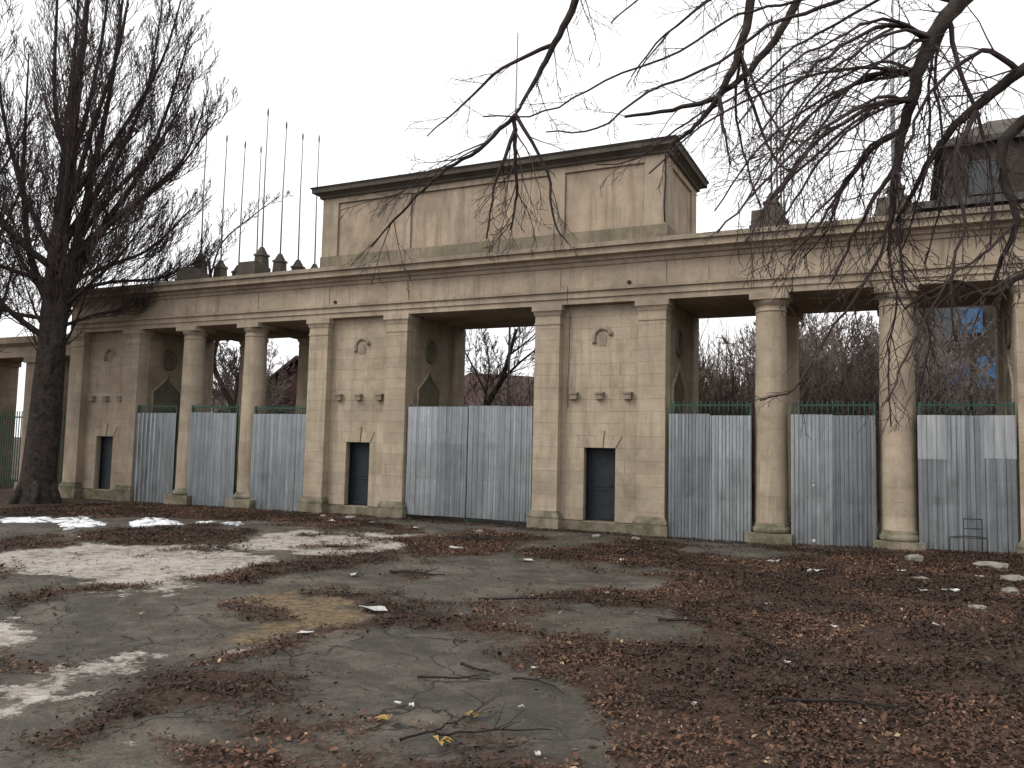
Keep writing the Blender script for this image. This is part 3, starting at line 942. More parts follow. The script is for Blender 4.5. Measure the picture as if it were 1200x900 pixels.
# tall tree beside the end pylon; h = along the yard, v = up
LT = empty('tall_bare_tree', (-16.35, -2.35, 0), math.radians(25.4))
tag(LT, 'tall bare tree with a thick dark forked trunk and upswept branches', 'tree')
r = np.random.default_rng(5)
tr = MB()
main = spline([(0, 0, -.35), (.02, 0, .6), (.12, 0, 3), (.16, .05, 6), (.10, .1, 9), (.35, 0, 12), (.5, 0, 15.5), (.6, .1, 18.5), (.6, .1, 23)], 3)
tr.tube(main, [.80, .72, .64, .61, .58, .56, .54, .52, .49, .46, .42, .37, .33, .29, .26, .23, .20, .17, .15, .13, .11, .09, .07, .05, .03][:len(main)], 14)
for a in np.linspace(0, 6.2, 7):           # root flare
    tr.tube([(.45 * math.cos(a), .45 * math.sin(a), .75), (.66 * math.cos(a), .66 * math.sin(a), .22), (.9 * math.cos(a), .9 * math.sin(a), -.25)], [.14, .17, .10], 7)
tr.build('trunk', MT['bark'], LT)
limbs = [
    ([(.25, -.12, 4.6), (.65, -.2, 7.2), (.95, -.2, 9.3), (1.6, -.3, 12), (2.2, -.3, 16), (2.5, -.3, 21)], .32),
    ([(.45, .1, 7.2), (1.6, .4, 10), (3, .8, 12.5), (4.0, 1, 15.5), (4.7, 1.1, 18.5)], .17),
    ([(.4, 0, 8.3), (2, -.5, 9.6), (4, -.9, 11), (5.6, -1, 12.4), (6.3, -1, 14.2)], .14),
    ([(.1, 0, 7), (-1, .3, 9), (-1.6, .5, 12), (-1.8, .6, 17)], .2),
    ([(.5, .1, 8.0), (2.0, .6, 8.8), (3.6, .9, 9.6), (5.0, 1.2, 11.2)], .10),
    ([(.3, .1, 9.5), (1.5, 1.0, 12.5), (2.6, 1.6, 16), (3.0, 1.8, 20)], .15),
    ([(.2, 0, 8.4), (-1.5, -.6, 10), (-2.6, -1, 13), (-3.2, -1, 17)], .15),
    ([(.5, -.2, 10.2), (1.9, -1.2, 13), (3.2, -1.8, 16), (3.7, -2, 19)], .13),
    ([(.35, -.1, 12), (1.3, -.4, 14.5), (1.9, -.6, 18), (2, -.6, 22)], .12),
    ([(.35, 0, 12.4), (-.6, .5, 15), (-.9, .7, 19), (-1, .8, 22)], .12),
    ([(.9, -.2, 9.5), (2.6, -.2, 11.5), (4.3, -.1, 13.5), (5.4, 0, 16)], .12),
    ([(.1, 0, 5.8), (-1.2, -.8, 7), (-2.6, -1.2, 9), (-3.8, -1.4, 12)], .13),
    ([(.5, 0, 7.0), (1.8, -.9, 7.5), (3.4, -1.4, 8.6), (4.8, -1.6, 10.2)], .09),
    ([(.5, .1, 7.6), (2.2, .3, 8.1), (4.2, .3, 8.3), (5.9, .1, 8.9)], .09),
    ([(.6, .1, 9.0), (2.4, .2, 10.6), (4.4, .5, 12.2), (6.2, .6, 14.6)], .12),
    ([(.1, 0, 8.0), (-2.0, .2, 8.6), (-4.0, .2, 9.6), (-5.4, 0, 11.5)], .11),
    ([(.4, 0, 11.0), (2.3, .1, 13.6), (3.9, .2, 16.6), (4.7, .2, 19.5)], .12),
    ([(.1, 0, 6.6), (-1.6, .6, 6.9), (-3.2, .8, 7.4), (-4.6, 1, 8.4)], .09),
    ([(.1, .2, 7.6), (-.5, .9, 10), (-.6, 1.3, 14), (-.5, 1.5, 20)], .16),
    ([(.2, -.2, 8.2), (.9, -1.0, 11), (1.3, -1.5, 15), (1.4, -1.7, 20)], .14),
    ([(.0, 0, 9.0), (-1.2, -.2, 11.5), (-2.2, -.3, 15), (-2.6, -.3, 19)], .13),
    ([(.5, .1, 6.4), (1.6, .5, 6.9), (3.0, .7, 7.3), (4.3, .8, 8.2)], .07),
]
lm = MB(); tw = MB()
for pts, r0 in limbs:
    pts = [(h_ * (.90 if h_ > 1.2 else 1), d_, v_) for h_, d_, v_ in pts]
    sp_ = spline(pts, 4)
    lm.tube(sp_, taper(r0, .025, len(sp_)), 8)
    clothe(tw, sp_, r0 * .55, 30, 2.8, .17, r, 3, .55, .0100, .08, 7, wob=.06)
clothe(tw, main, .22, 34, 3.8, .17, r, 3, .60, .0100, .30, 7, wob=.06)
lm.build('limb', MT['bark'], LT)
tw.build('crown', MT['twig'], LT)

# drooping tree: trunk stands to the side, its limbs arch over and hang before the gateway
RT = empty('drooping_tree', (14.45, -12.6, 0))
tag(RT, 'bare tree with long drooping branches hanging before the gateway', 'tree')
O = Vector((14.45, -12.6, 0))
r = np.random.default_rng(21)
tk = spline([(14.45, -12.6, -.2), (14.40, -12.65, 1.6), (14.33, -12.8, 3.2), (14.22, -12.99, 5), (14.18, -13.2, 6.8), (14.13, -13.34, 8.2), (14.0, -13.4, 10.5), (13.8, -13.3, 13)], 3)
m = MB().tube([p_ - O for p_ in tk], taper(.34, .06, len(tk)), 12)
m.build('trunk', MT['bark'], RT)
RL = {
 'L1': ([(14.16, -13.25, 7.3), (13.06, -13.21, 7.5), (12.6, -13.71, 6.6), (12.31, -13.93, 6.21), (12.14, -14.1, 5.84), (12.03, -14.22, 5.43), (11.93, -14.24, 4.99), (11.86, -14.22, 4.48), (11.83, -14.2, 4.05)], .075),
 'L2': ([(14.14, -13.3, 7.9), (12.7, -13.4, 9.0), (11.4, -13.5, 8.7), (10.75, -13.58, 7.61), (10.64, -13.79, 6.89), (10.53, -13.9, 6.25), (10.36, -14.05, 5.77), (10.16, -14.12, 5.47), (9.95, -14.21, 5.3)], .055),
 'L2b': ([(14.12, -13.35, 8.2), (12.9, -13.2, 8.9), (11.7, -13.2, 8.3), (11.22, -13.33, 7.36), (11.05, -13.59, 6.82), (10.76, -13.79, 6.25), (10.4, -13.93, 5.85), (10.0, -14.0, 5.73), (9.45, -14.14, 5.67)], .05),
 'L3': ([(14.1, -13.38, 8.8), (12.4, -13.4, 10.3), (10.4, -13.45, 10.0), (8.93, -13.58, 7.95), (8.71, -13.64, 7.31), (8.49, -13.7, 6.82), (8.27, -13.77, 6.38), (8.09, -13.83, 6.03)], .06),
 'L3a': ([(8.09, -13.83, 6.03), (8.08, -13.79, 5.6), (8.09, -13.75, 5.13), (8.02, -13.75, 4.75)], .022),
 'L3b': ([(8.09, -13.83, 6.03), (7.71, -13.97, 5.64), (7.32, -14.14, 5.34), (6.93, -14.29, 4.91), (6.57, -14.32, 4.55)], .02),
 'L4': ([(14.2, -13.05, 5.6), (13.6, -13.7, 5.9), (13.2, -14.13, 5.72), (12.81, -14.19, 5.49), (12.5, -14.21, 5.25), (12.25, -14.19, 5.0), (12.06, -14.15, 4.67), (11.89, -14.09, 4.37)], .05),
 'L5': ([(14.28, -12.9, 4.3), (13.6, -13.8, 4.5), (13.12, -14.36, 4.04), (12.78, -14.39, 3.79), (12.55, -14.38, 3.64), (12.35, -14.38, 3.75), (12.13, -14.36, 3.69), (11.94, -14.33, 3.57)], .028),
 'L6': ([(14.2, -13.0, 5.1), (13.6, -13.9, 5.4), (13.16, -14.33, 5.13), (12.75, -14.4, 4.96), (12.65, -14.41, 4.62), (12.74, -14.34, 4.22), (12.59, -14.26, 3.77)], .055),
}
RS = {
 's1': [(12.19, -14.08, 5.96), (11.84, -14.47, 5.95), (11.49, -14.73, 5.71), (11.15, -14.97, 5.34), (10.89, -15.06, 4.92)],
 's2': [(12.09, -14.11, 5.66), (11.77, -14.15, 5.7), (11.39, -14.21, 5.51), (11.08, -14.33, 5.16), (10.87, -14.39, 4.74)],
 's3': [(12.03, -14.22, 5.39), (11.71, -14.58, 5.23), (11.33, -14.85, 4.9), (11.06, -15.06, 4.51), (10.87, -15.12, 4.2)],
 's4': [(11.96, -14.23, 5.14), (11.7, -14.24, 4.99), (11.45, -14.21, 4.65), (11.25, -14.28, 4.31), (11.04, -14.36, 4.04)],
 's5': [(11.91, -14.23, 4.81), (11.73, -14.4, 4.52), (11.56, -14.45, 4.16), (11.4, -14.5, 3.8)],
 's6': [(12.46, -13.77, 6.37), (11.84, -13.86, 6.62), (11.27, -14.01, 6.46), (10.83, -14.1, 6.35), (10.39, -14.28, 5.98), (9.78, -14.44, 5.73), (9.34, -14.62, 5.39), (8.86, -14.74, 5.38)],
 's7': [(12.31, -13.93, 6.21), (12.4, -13.96, 5.7), (12.55, -13.95, 5.15), (12.63, -13.98, 4.62), (12.6, -13.95, 4.12)],
 's8': [(12.5, -14.21, 5.25), (12.33, -14.36, 4.75), (12.38, -14.4, 4.24), (12.28, -14.41, 3.76), (12.31, -14.35, 3.28)],
 's9': [(11.86, -14.22, 4.48), (11.76, -14.35, 4.02), (11.56, -14.41, 3.66), (11.29, -14.5, 3.23), (11.1, -14.57, 2.9), (10.84, -14.68, 2.79)],
 's10': [(11.83, -14.2, 4.05), (11.88, -14.14, 3.62), (11.81, -14.14, 3.18), (11.83, -14.08, 2.6)],
 's11': [(11.89, -14.09, 4.37), (11.95, -14.02, 3.86), (12.14, -13.89, 3.42), (12.07, -13.89, 2.98)],
 's12': [(8.49, -13.7, 6.82), (7.93, -13.84, 6.59), (7.49, -13.91, 6.24), (7.04, -13.98, 5.88)],
 's13': [(8.09, -13.83, 6.03), (8.43, -13.72, 5.38), (8.5, -13.64, 4.83), (8.63, -13.56, 4.6)],
 's14': [(8.09, -13.81, 5.88), (7.87, -13.86, 5.22), (7.78, -13.86, 4.65)],
 's15': [(10.53, -13.9, 6.25), (10.63, -13.81, 5.75), (10.81, -13.68, 5.26), (10.99, -13.58, 5.06)],
 's16': [(10.36, -14.05, 5.77), (10.43, -14.1, 5.42), (10.47, -14.05, 5.06)],
 's17': [(12.81, -14.19, 5.49), (12.53, -14.34, 5.66), (12.15, -14.49, 5.3), (11.96, -14.54, 4.84), (11.63, -14.54, 4.28)],
 's18': [(12.74, -14.34, 4.22), (12.49, -14.43, 3.94), (12.25, -14.53, 3.74), (11.94, -14.63, 3.12), (11.81, -14.66, 2.78)],
 's19': [(11.05, -13.59, 6.82), (10.76, -13.63, 7.03), (10.28, -13.75, 6.95), (9.78, -13.84, 6.6), (9.46, -13.96, 6.16)],
 's20': [(8.71, -13.64, 7.31), (9.1, -13.48, 7.61), (9.83, -13.33, 7.32), (10.28, -13.32, 7.13)],
}
for nm in ('s1', 's2', 's3', 's4', 's7', 's6', 's19', 's15'):
    for j in range(4 if nm in ('s1', 's2', 's3', 's17') else 2):
        base_ = RS[nm]; off = r.normal(0, .32, 3); off[2] *= .75
        RS['%s_%d' % (nm, j)] = [base_[0]] + [tuple(np.array(q) + off * (i / (len(base_) - 1)) ** .8 + r.normal(0, .018, 3)) for i, q in enumerate(base_) if i]
tw = MB()
for k, (pts, r0) in RL.items():
    sp_ = [p_ - O for p_ in spline(pts, 5)]
    jit = [Vector((0, 0, 0)) if i in (0, len(sp_) - 1) else Vector(r.normal(0, .007, 3)) for i in range(len(sp_))]
    sp_ = [a + b_ for a, b_ in zip(sp_, jit)]
    lm = MB().tube(sp_, taper(r0 * 1.25, .014 if r0 > .03 else .008, len(sp_), 1.3), 8)
    lm.build('limb', MT['bark'], RT)
    t0 = .35 if len(pts) > 6 else .1
    clothe(tw, sp_, .036, {'L1': 20, 'L4': 14, 'L6': 9, 'L5': 5}.get(k, 9), 1.0, -.045, r, 3, .70, .0032, t0, 5, .12, .09)
for k, pts in RS.items():
    sp_ = [p_ - O for p_ in spline(pts, 4)]
    jit = [Vector((0, 0, 0)) if i in (0, len(sp_) - 1) else Vector(r.normal(0, .007, 3)) for i in range(len(sp_))]
    sp_ = [a + b_ for a, b_ in zip(sp_, jit)]
    tw.tube(sp_, taper(({'s9': .016, 's10': .012, 's11': .012, 's18': .014}.get(k, .026) if '_' not in k else .017), .007, len(sp_)), 6)
    left_fan = k in ('s12', 's13', 's14', 's15', 's16', 's19', 's20', 's6') or '_' in k
    low = k in ('s8', 's9', 's10', 's11', 's18', 's5')
    clothe(tw, sp_, .020, 8 if left_fan else 11 if low else 17, .6 if left_fan or low else .95, -.045, r, 2 if left_fan or low else 3, .72, .0030, .1, 5, .12, .09)
tw.build('crown', MT['twig'], RT)


# woods behind the gateway
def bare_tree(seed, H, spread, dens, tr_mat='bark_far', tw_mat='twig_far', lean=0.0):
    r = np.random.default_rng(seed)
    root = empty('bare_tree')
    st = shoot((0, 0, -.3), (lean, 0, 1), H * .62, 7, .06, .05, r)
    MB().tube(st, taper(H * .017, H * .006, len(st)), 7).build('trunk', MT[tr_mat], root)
    tw = MB()
    nl = 9
    for k in range(nl):
        t = .25 + .74 * k / nl
        p, i = at_len(st, t)
        a = k * 2.4 + r.uniform(-.4, .4)
        d = Vector((math.cos(a) * spread, math.sin(a) * spread, 1.0))
        L = H * (.52 - .22 * t)
        lb = shoot(p, d, L, 8, .09, .03, r)
        tw.tube(lb, taper(H * .007 * (1.2 - .5 * t), .012, len(lb)), 5)
        clothe(tw, lb, .05, dens, L * .45, .06, r, 3, .7, .0135, .10, 6, wob=.11)
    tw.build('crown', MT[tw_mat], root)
    return root


protos = [bare_tree(31, 8.6, .75, 15), bare_tree(32, 9.4, .55, 16), bare_tree(33, 7.6, .95, 15)]
woods = [  # x, y, proto, rot, scale, label
    (6.6, 11.0, 0, .3, .82, 'low bushy bare tree seen past the cable-hung pylon'),
    (4.6, 15.0, 2, 1.3, .95, 'bare tree behind the gate between pylon and column, against bright sky'),
    (3.0, 19.0, 1, 2.3, .90, 'farther bare tree behind the gate between pylon and column'),
    (9.6, 9.0, 1, .9, .92, 'tall bare tree in the opening between the two columns'),
    (8.1, 14.0, 0, 2.0, 1.15, 'bare tree with pale twigs behind the two-column opening'),
    (10.6, 14.5, 2, 4.0, 1.30, 'bushy bare tree beside the brown building'),
    (6.9, 20.0, 1, 5.1, 1.15, 'bare tree standing far back behind the two-column opening'),
    (11.6, 8.0, 2, 3.3, 1.0, 'bare tree close behind the column with drooping branches'),
    (14.4, 9.5, 0, 1.9, .85, 'bare tree before the brown building with blue banners'),
    (-8.6, 11.5, 1, .5, 1.0, 'bare tree with a forked trunk seen through the central passage'),
    (-5.6, 15.0, 0, 2.7, .98, 'slender bare tree beside the forked one behind the central passage'),
    (-17.6, 9.0, 2, 3.9, 1.15, 'bare tree leaning behind the opening between the two far columns'),
    (-21.5, 13.5, 1, 1.1, 1.0, 'bare tree next to the red house behind the far columns'),
    (-27.0, 16.0, 0, 1.0, 1.2, 'bare tree far behind the end pylon'),
]
used = set()
for (x, y, k, rot, sc_, lb) in woods:
    o = protos[k] if k not in used else copy_tree(protos[k])
    used.add(k)
    o.location = (x, y, gz1(x, y)); o.rotation_euler = (0, 0, rot); o.scale = (sc_, sc_, sc_)
    tag(o, lb, 'tree', 'bare trees behind the gateway')
for (x, y, k, rot, sc_, lb) in [
    (5.4, 8.0, 1, 4.4, .72, 'slim bare tree just behind the gate by the cable-hung pylon'),
    (7.6, 8.6, 2, .2, .78, 'low spreading bare tree behind the column by the cable-hung pylon'),
    (1.5, 24.0, 0, .9, 1.05, 'distant bare tree in the gap beside the cable-hung pylon'),
    (9.0, 18.0, 2, 2.2, 1.45, 'broad bare tree filling the two-column opening from behind'),
    (12.6, 12.0, 1, 1.4, 1.05, 'bare tree at the corner of the brown building'),
    (-10.8, 16.0, 2, 5.5, 1.15, 'broad bare tree before the long shed'),
    (-19.5, 18.0, 0, 4.6, 1.05, 'bare tree behind the red house')]:
    o = copy_tree(protos[k])
    o.location = (x, y, gz1(x, y)); o.rotation_euler = (0, 0, rot); o.scale = (sc_, sc_, sc_)
    tag(o, lb, 'tree', 'bare trees behind the gateway')


def hand_tree(base, trunk, rad, limbs_, label, seed, cnt=14):
    r = np.random.default_rng(seed)
    B = Vector(base)
    root = empty('bare_tree', base)
    sp_ = [p_ - B for p_ in spline(trunk, 4)]
    MB().tube(sp_, taper(rad, rad * .35, len(sp_)), 8).build('trunk', MT['bark'], root)
    tw = MB()
    for pts, r0 in limbs_:
        q = [p_ - B for p_ in spline(pts, 4)]
        tw.tube(q, taper(r0, .016, len(q)), 6)
        clothe(tw, q, r0 * .6, cnt, 1.6, .08, r, 3, .65, .012, .1, 6, wob=.1)
    clothe(tw, sp_, rad * .4, cnt, 2.0, .08, r, 3, .7, .012, .45, 6, wob=.1)
    tw.build('crown', MT['twig'], root)
    tag(root, label, 'tree', 'bare trees behind the gateway')


hand_tree((-16.0, 8, 0), [(-16.0, 8, -.2), (-16.5, 8, 1.8), (-17.24, 8, 3.8), (-17.97, 8, 4.85), (-18.74, 8, 6.13), (-18.5, 8, 7.62), (-18.6, 7.7, 9.2), (-18.6, 7.2, 11.2)], .20,
          [([(-18.74, 8, 6.13), (-19.3, 8, 6.5), (-19.9, 8, 7.3), (-20.4, 8, 8.6)], .07), ([(-17.24, 8, 3.8), (-17.05, 8, 5.0), (-16.9, 8, 6.3), (-16.5, 8, 7.6)], .08),
           ([(-18.6, 7.4, 10.4), (-17.6, 7.1, 11.9), (-15.6, 7, 13.0), (-14.2, 7, 13.7)], .06)], 'leaning dark tree with a forked trunk between the two far columns', 61)
hand_tree((-4.6, 9, 0), [(-4.6, 9, -.2), (-4.4, 9, 2.0), (-3.97, 9, 3.96), (-3.27, 9, 5.15), (-2.94, 9, 6.23), (-2.64, 9, 7.3)], .20,
          [([(-4.3, 9, 3.0), (-4.0, 9, 4.6), (-3.9, 9, 5.9), (-4.2, 9, 7.2)], .07), ([(-4.0, 9, 4.6), (-4.6, 9, 5.6), (-5.2, 9, 6.5), (-6.2, 9, 7.0)], .06), ([(-3.27, 9, 5.15), (-2.4, 9, 5.9), (-1.5, 9, 6.6), (-.8, 9, 7.6)], .07),
           ([(-2.94, 9, 6.2), (-2.0, 9.3, 7.0), (-1.5, 9.5, 7.9)], .05)], 'dark leaning tree with spreading boughs in the central passage', 62, 16)
# tangle of stems under the trees
r = np.random.default_rng(77)
tk_ = MB()
for k in range(1700):
    x = r.uniform(-1.0, 13.0); y = r.uniform(7.0, 19.0)
    hh = r.uniform(.45, 1.0) * (3.2 + .33 * y)
    if k % 8 == 0: x = r.uniform(-26, -4); y = r.uniform(12, 18); hh = r.uniform(2.2, 4.4)
    st = shoot((x, y, 0), (r.normal(0, .18), r.normal(0, .18), 1), hh, 5, .07, .05, r)
    tk_.tube(st, taper(.026, .012, len(st)), 3, False)
    for q in range(6):
        p_, i = at_len(st, r.uniform(.3, .98))
        sb = shoot(p_, side_dir(st, i, .55, r), r.uniform(.6, 1.6), 3, .12, .06, r)
        tk_.tube(sb, taper(.014, .010, len(sb)), 3, False)
tag(tk_.build('thicket', MT['twig_far']), 'brown leafless undergrowth behind the gateway', 'undergrowth', kind='stuff')
# second tree at the yard's edge
o = bare_tree(41, 19, .5, 16, 'bark', 'twig'); o.location = (-20.5, -4.6, 0)
tag(o, 'slimmer bare tree standing past the thick forked trunk', 'tree')
o = bare_tree(43, 21, .42, 16, 'bark', 'twig'); o.location = (-23.5, -1.2, 0); o.rotation_euler = (0, 0, 1.0)
tag(o, 'tall bare tree near the lower colonnade wing, behind the slimmer one', 'tree')


# ------------------------------------------------------------------ buildings behind
def window(parent, x, z, w, h, y=0.0):
    f = MB().box(x - w / 2 - .08, x + w / 2 + .08, y - .05, y + .05, z + h, z + h + .09).box(x - w / 2 - .08, x + w / 2 + .08, y - .09, y + .05, z - .08, z)
    f.box(x - w / 2 - .08, x - w / 2, y - .05, y + .05, z, z + h).box(x + w / 2, x + w / 2 + .08, y - .05, y + .05, z, z + h)
    f.box(x - .03, x + .03, y - .04, y + .04, z, z + h)
    wf = f.build('window', MT['trim'], parent)
    MB().box(x - w / 2, x + w / 2, y - .012, y + .03, z, z + h).build('pane', MT['glass'], wf)


bd = empty('brown_building', (12.75, 21.5, 0))
tag(bd, 'dark brown brick building with stepped roof and blue banners', 'building')
MB().box(0, 16, 0, 10, -.5, 14.2).build('wall', MT['brown_wall'], bd)
MB().box(1.3, 16, .4, 9.6, 14.2, 17.3).build('upper_storey', MT['brown_wall'], bd)
MB().box(-.35, 16.35, -.35, 10.3, 14.2, 14.55).box(.95, 16.3, .05, 9.95, 17.3, 17.6).build('roof_edge', MT['trim'], bd)
MB().frustum(9, 5, 17.6, 19.6, 7.6, 4.8, 5.5, 1.2).build('roof', MT['dark_stone'], bd)
for k in range(5):
    for j in range(4):
        window(bd, 1.5 + k * 3.1, 1.3 + j * 3.2, 1.3, 1.7)
for k in range(4): window(bd, 3.0 + k * 3.1, 14.9, 1.2, 1.5, .4)
for (x, z, w, h) in ((2.25, 8.1, .95, 1.2), (1.55, 5.5, 1.2, 1.25), (3.0, 5.5, 1.1, 1.5)):
    m = MB().raw([(x - w / 2 + w * i / 6, -.16 - .05 * math.sin(i * 1.7 + j), z + h * j / 3) for j in range(4) for i in range(7)],
                 [(j * 7 + i, j * 7 + i + 1, j * 7 + i + 8, j * 7 + i + 7) for j in range(3) for i in range(6)])
    m.build('banner', MT['blue'], bd)
MB().box(.6, 4.4, -.9, -.002, 4.6, 4.75).build('balcony', MT['trim'], bd)
for k in range(12): MB().box(.65 + k * .31, .70 + k * .31, -.88, -.84, 4.75, 5.45).build('baluster', MT['trim'], bd)

ha = empty('red_house', (-22.6, 15.5, 0))
tag(ha, 'small red brick house with a gabled roof behind the far columns', 'house')
MB().extrude_y([(-.4, -.3), (6.5, -.3), (6.5, 4.9), (3.05, 7.0), (-.4, 4.9)], 0, 7).build('wall', MT['red_brick'], ha)
for s, (xa, za, xb, zb) in enumerate(((-.9, 4.65, 3.05, 7.15), (3.05, 7.15, 7.0, 4.65))):
    MB().extrude_y([(xa, za), (xb, zb), (xb, zb + .16), (xa, za + .16)], -.5, 7.5).build('roof', MT['roof'], ha)
window(ha, 1.6, 2.6, 1.2, 1.5); window(ha, 4.4, 2.6, 1.2, 1.5)
MB().box(4.2, 4.8, 3, 3.6, 5.6, 7.9).build('chimney', MT['red_brick'], ha)

hb = empty('long_shed', (-13.5, 20.0, 0), math.radians(-8))
tag(hb, 'long grey shed with rust-brown roof behind the central passage', 'shed')
MB().extrude_x([(0, -.4), (9, -.4), (9, 4.6), (4.5, 6.2), (0, 4.6)], 0, 11.5).build('wall', MT['grey_wall'], hb)
MB().raw([(-.5, -.5, 4.55), (12, -.5, 4.05), (12, 4.6, 5.9), (-.5, 4.6, 6.9), (-.5, -.5, 4.72), (12, -.5, 4.22), (12, 4.6, 6.07), (-.5, 4.6, 7.07)],
         [(0, 3, 2, 1), (4, 5, 6, 7), (0, 1, 5, 4), (1, 2, 6, 5), (2, 3, 7, 6), (3, 0, 4, 7)]).build('roof', MT['roof'], hb)
MB().box(-.5, 12, 4.605, 9.5, 4.4, 4.6).build('roof_slope', MT['roof'], hb)
for k in range(4): window(hb, 1.6 + k * 2.8, 1.8, 1.4, 1.4)

hc = empty('grey_outbuilding', (-31, 20, 0))
tag(hc, 'low grey outbuilding with flat roof behind the forked tree opening', 'building')
MB().box(0, 9, 0, 6, -.3, 5.4).build('wall', MT['grey_wall'], hc)
MB().box(-.3, 9.3, -.3, 6.3, 5.4, 5.75).build('roof', MT['roof'], hc)
for k in range(3): window(hc, 1.6 + k * 2.8, 2.6, 1.2, 1.5)

# ------------------------------------------------------------------ odds and ends on the ground
for P in SNOW: pass
sm = MB()
for P in SNOW:
    cx = sum(q[0] for q in P) / len(P); cy = sum(q[1] for q in P) / len(P)
    R = np.random.default_rng(int(abs(cx * 100)))
    N_ = 40
    # outline resampled along the polygon, roughened
    per = []
    for i in range(len(P)):
        x0, y0 = P[i]; x1, y1 = P[(i + 1) % len(P)]
        for t in np.linspace(0, 1, 9, endpoint=False):
            per.append((x0 + (x1 - x0) * t + R.normal(0, .12), y0 + (y1 - y0) * t + R.normal(0, .12)))
    n0 = len(per); v = []
    for sc_, hz in ((1.0, -.02), (.93, .025), (.7, .05), (.35, .06)):
        for (x, y) in per:
            X_ = cx + (x - cx) * sc_ * (1 + R.normal(0, .03)); Y_ = cy + (y - cy) * sc_ * (1 + R.normal(0, .03))
            v.append((X_, Y_, gz1(X_, Y_) + hz * R.uniform(.5, 1.2)))
    f = []
    for a in range(3):
        for k in range(n0):
            k2 = (k + 1) % n0
            f.append((a * n0 + k, a * n0 + k2, (a + 1) * n0 + k2, (a + 1) * n0 + k))
    v.append((cx, cy, gz1(cx, cy) + .06))
    f += [(3 * n0 + k, 3 * n0 + (k + 1) % n0, 4 * n0) for k in range(n0)]
    sm.raw(v, f, True)
tag(sm.build('old_snow', MT['snow']), 'thin remnants of dirty white snow on the yard', 'snow', kind='stuff')


def rock_mesh(seed, sx, sy, sz):
    bm = bmesh.new()
    bmesh.ops.create_icosphere(bm, subdivisions=2, radius=1)
    R = np.random.default_rng(seed)
    for v in bm.verts:
        c_ = v.co
        k = max(abs(c_.x), abs(c_.y), abs(c_.z))
        v.co = c_.lerp(c_ / k, .75) * (1 + R.normal(0, .13))
        v.co.x *= sx; v.co.y *= sy; v.co.z *= sz
        v.co.z += sz * .35
    me = bpy.data.meshes.new('rubble'); bm.to_mesh(me); bm.free()
    me.materials.append(MT['rubble'])
    return me


rub = [(12.16, -2.2, .20, .16, .13, 'pale broken concrete block lying before the last column'), (13.5, -2.7, .30, .16, .10, 'long flat piece of rubble by the patched gate'),
       (13.76, -4.5, .22, .18, .10, 'pale rubble lump near the yard edge, larger of a pair'), (13.5, -6.1, .17, .12, .08, 'whitish concrete lump on the leaves beyond the paper scraps'),
       (12.22, -5.0, .15, .10, .05, 'flat pale stone half sunk in leaves'), (5.75, -1.25, .13, .10, .08, 'small squared stone at the foot of the cable-hung pylon'),
       (4.55, -.9, .11, .09, .05, 'stone chip on the sill before the pylon door'), (-3.5, -.9, .14, .1, .07, 'rubble lump by the dark pylon door'),
       (-4.3, -1.2, .12, .1, .07, 'rubble lump before the dark pylon door, beside another'), (-2.1, -1.7, .12, .09, .05, 'stone by the corner of the wide double gate'),
       (12.9, -7.9, .10, .08, .05, 'small greyish stone in the deep leaves'), (1.6, -2.0, .13, .1, .05, 'flat stone before the wide double gate')]
for i, (x, y, sx, sy, sz, lb) in enumerate(rub):
    o = link('rubble', rock_mesh(100 + i, sx, sy, sz), None, None, (x, y, gz1(x, y) - .01), (random.uniform(-.1, .1), random.uniform(-.1, .1), random.uniform(0, 3)))
    tag(o, lb, 'rubble', 'loose rubble on the yard')
for i, (x, y, s_) in enumerate([(13.7, -3.2, .10), (13.85, -3.9, .09), (12.25, -6.6, .10), (12.6, -6.4, .13), (10.4, -4.8, .20), (9.49, -3.5, .16), (5.18, -12.0, .19), (11.9, -4.0, .07), (13.2, -4.2, .07),
                                (10.1, -8.9, .06), (7.6, -9.0, .06), (8.35, -13.6, .035), (7.9, -15.3, .04), (7.75, -15.3, .035), (9.4, -15.9, .035), (10.75, -12.3, .05), (11.6, -14.0, .035), (4.9, -6.2, .12), (2.8, -5.4, .16), (6.6, -5.0, .10), (10.2, -14.2, .04), (11.1, -10.2, .06),
                                (9.05, -12.0, .035), (8.8, -14.9, .025), (12.3, -9.6, .05), (6.1, -3.3, .1), (-.2, -2.4, .12), (-3.2, -2.2, .12), (5.3, -13.6, .10), (3.2, -9.8, .10)]):
    R = np.random.default_rng(300 + i)
    v = []; f = []
    for j in range(4):
        for k in range(4):
            v.append(((j - 1.5) / 1.5 * s_ * (1 + R.normal(0, .12)), (k - 1.5) / 1.5 * s_ * .6 * (1 + R.normal(0, .12)), .02 + abs(R.normal(0, s_ * .18))))
    for j in range(3):
        for k in range(3):
            f.append((j * 4 + k, (j + 1) * 4 + k, (j + 1) * 4 + k + 1, j * 4 + k + 1))
    nn = len(v)
    v += [(a, b_, c_ - .006) for a, b_, c_ in v]
    f += [tuple(nn + q for q in reversed(ff)) for ff in f]
    o = MB().raw(v, f).build('paper_scrap', MT['paper'], None, (x, y, gz1(x, y) + .008), (0, 0, R.uniform(0, 6)))
    inl = float(masks(np.array([x]), np.array([y]))[0][0]) > .45
    big_ = s_ > .09
    tag(o, ('larger' if big_ else 'tiny') + ' crumpled whitish scrap of litter ' + ('among the fallen leaves' if inl else 'on bare asphalt'), 'litter', 'scraps of litter on the yard')
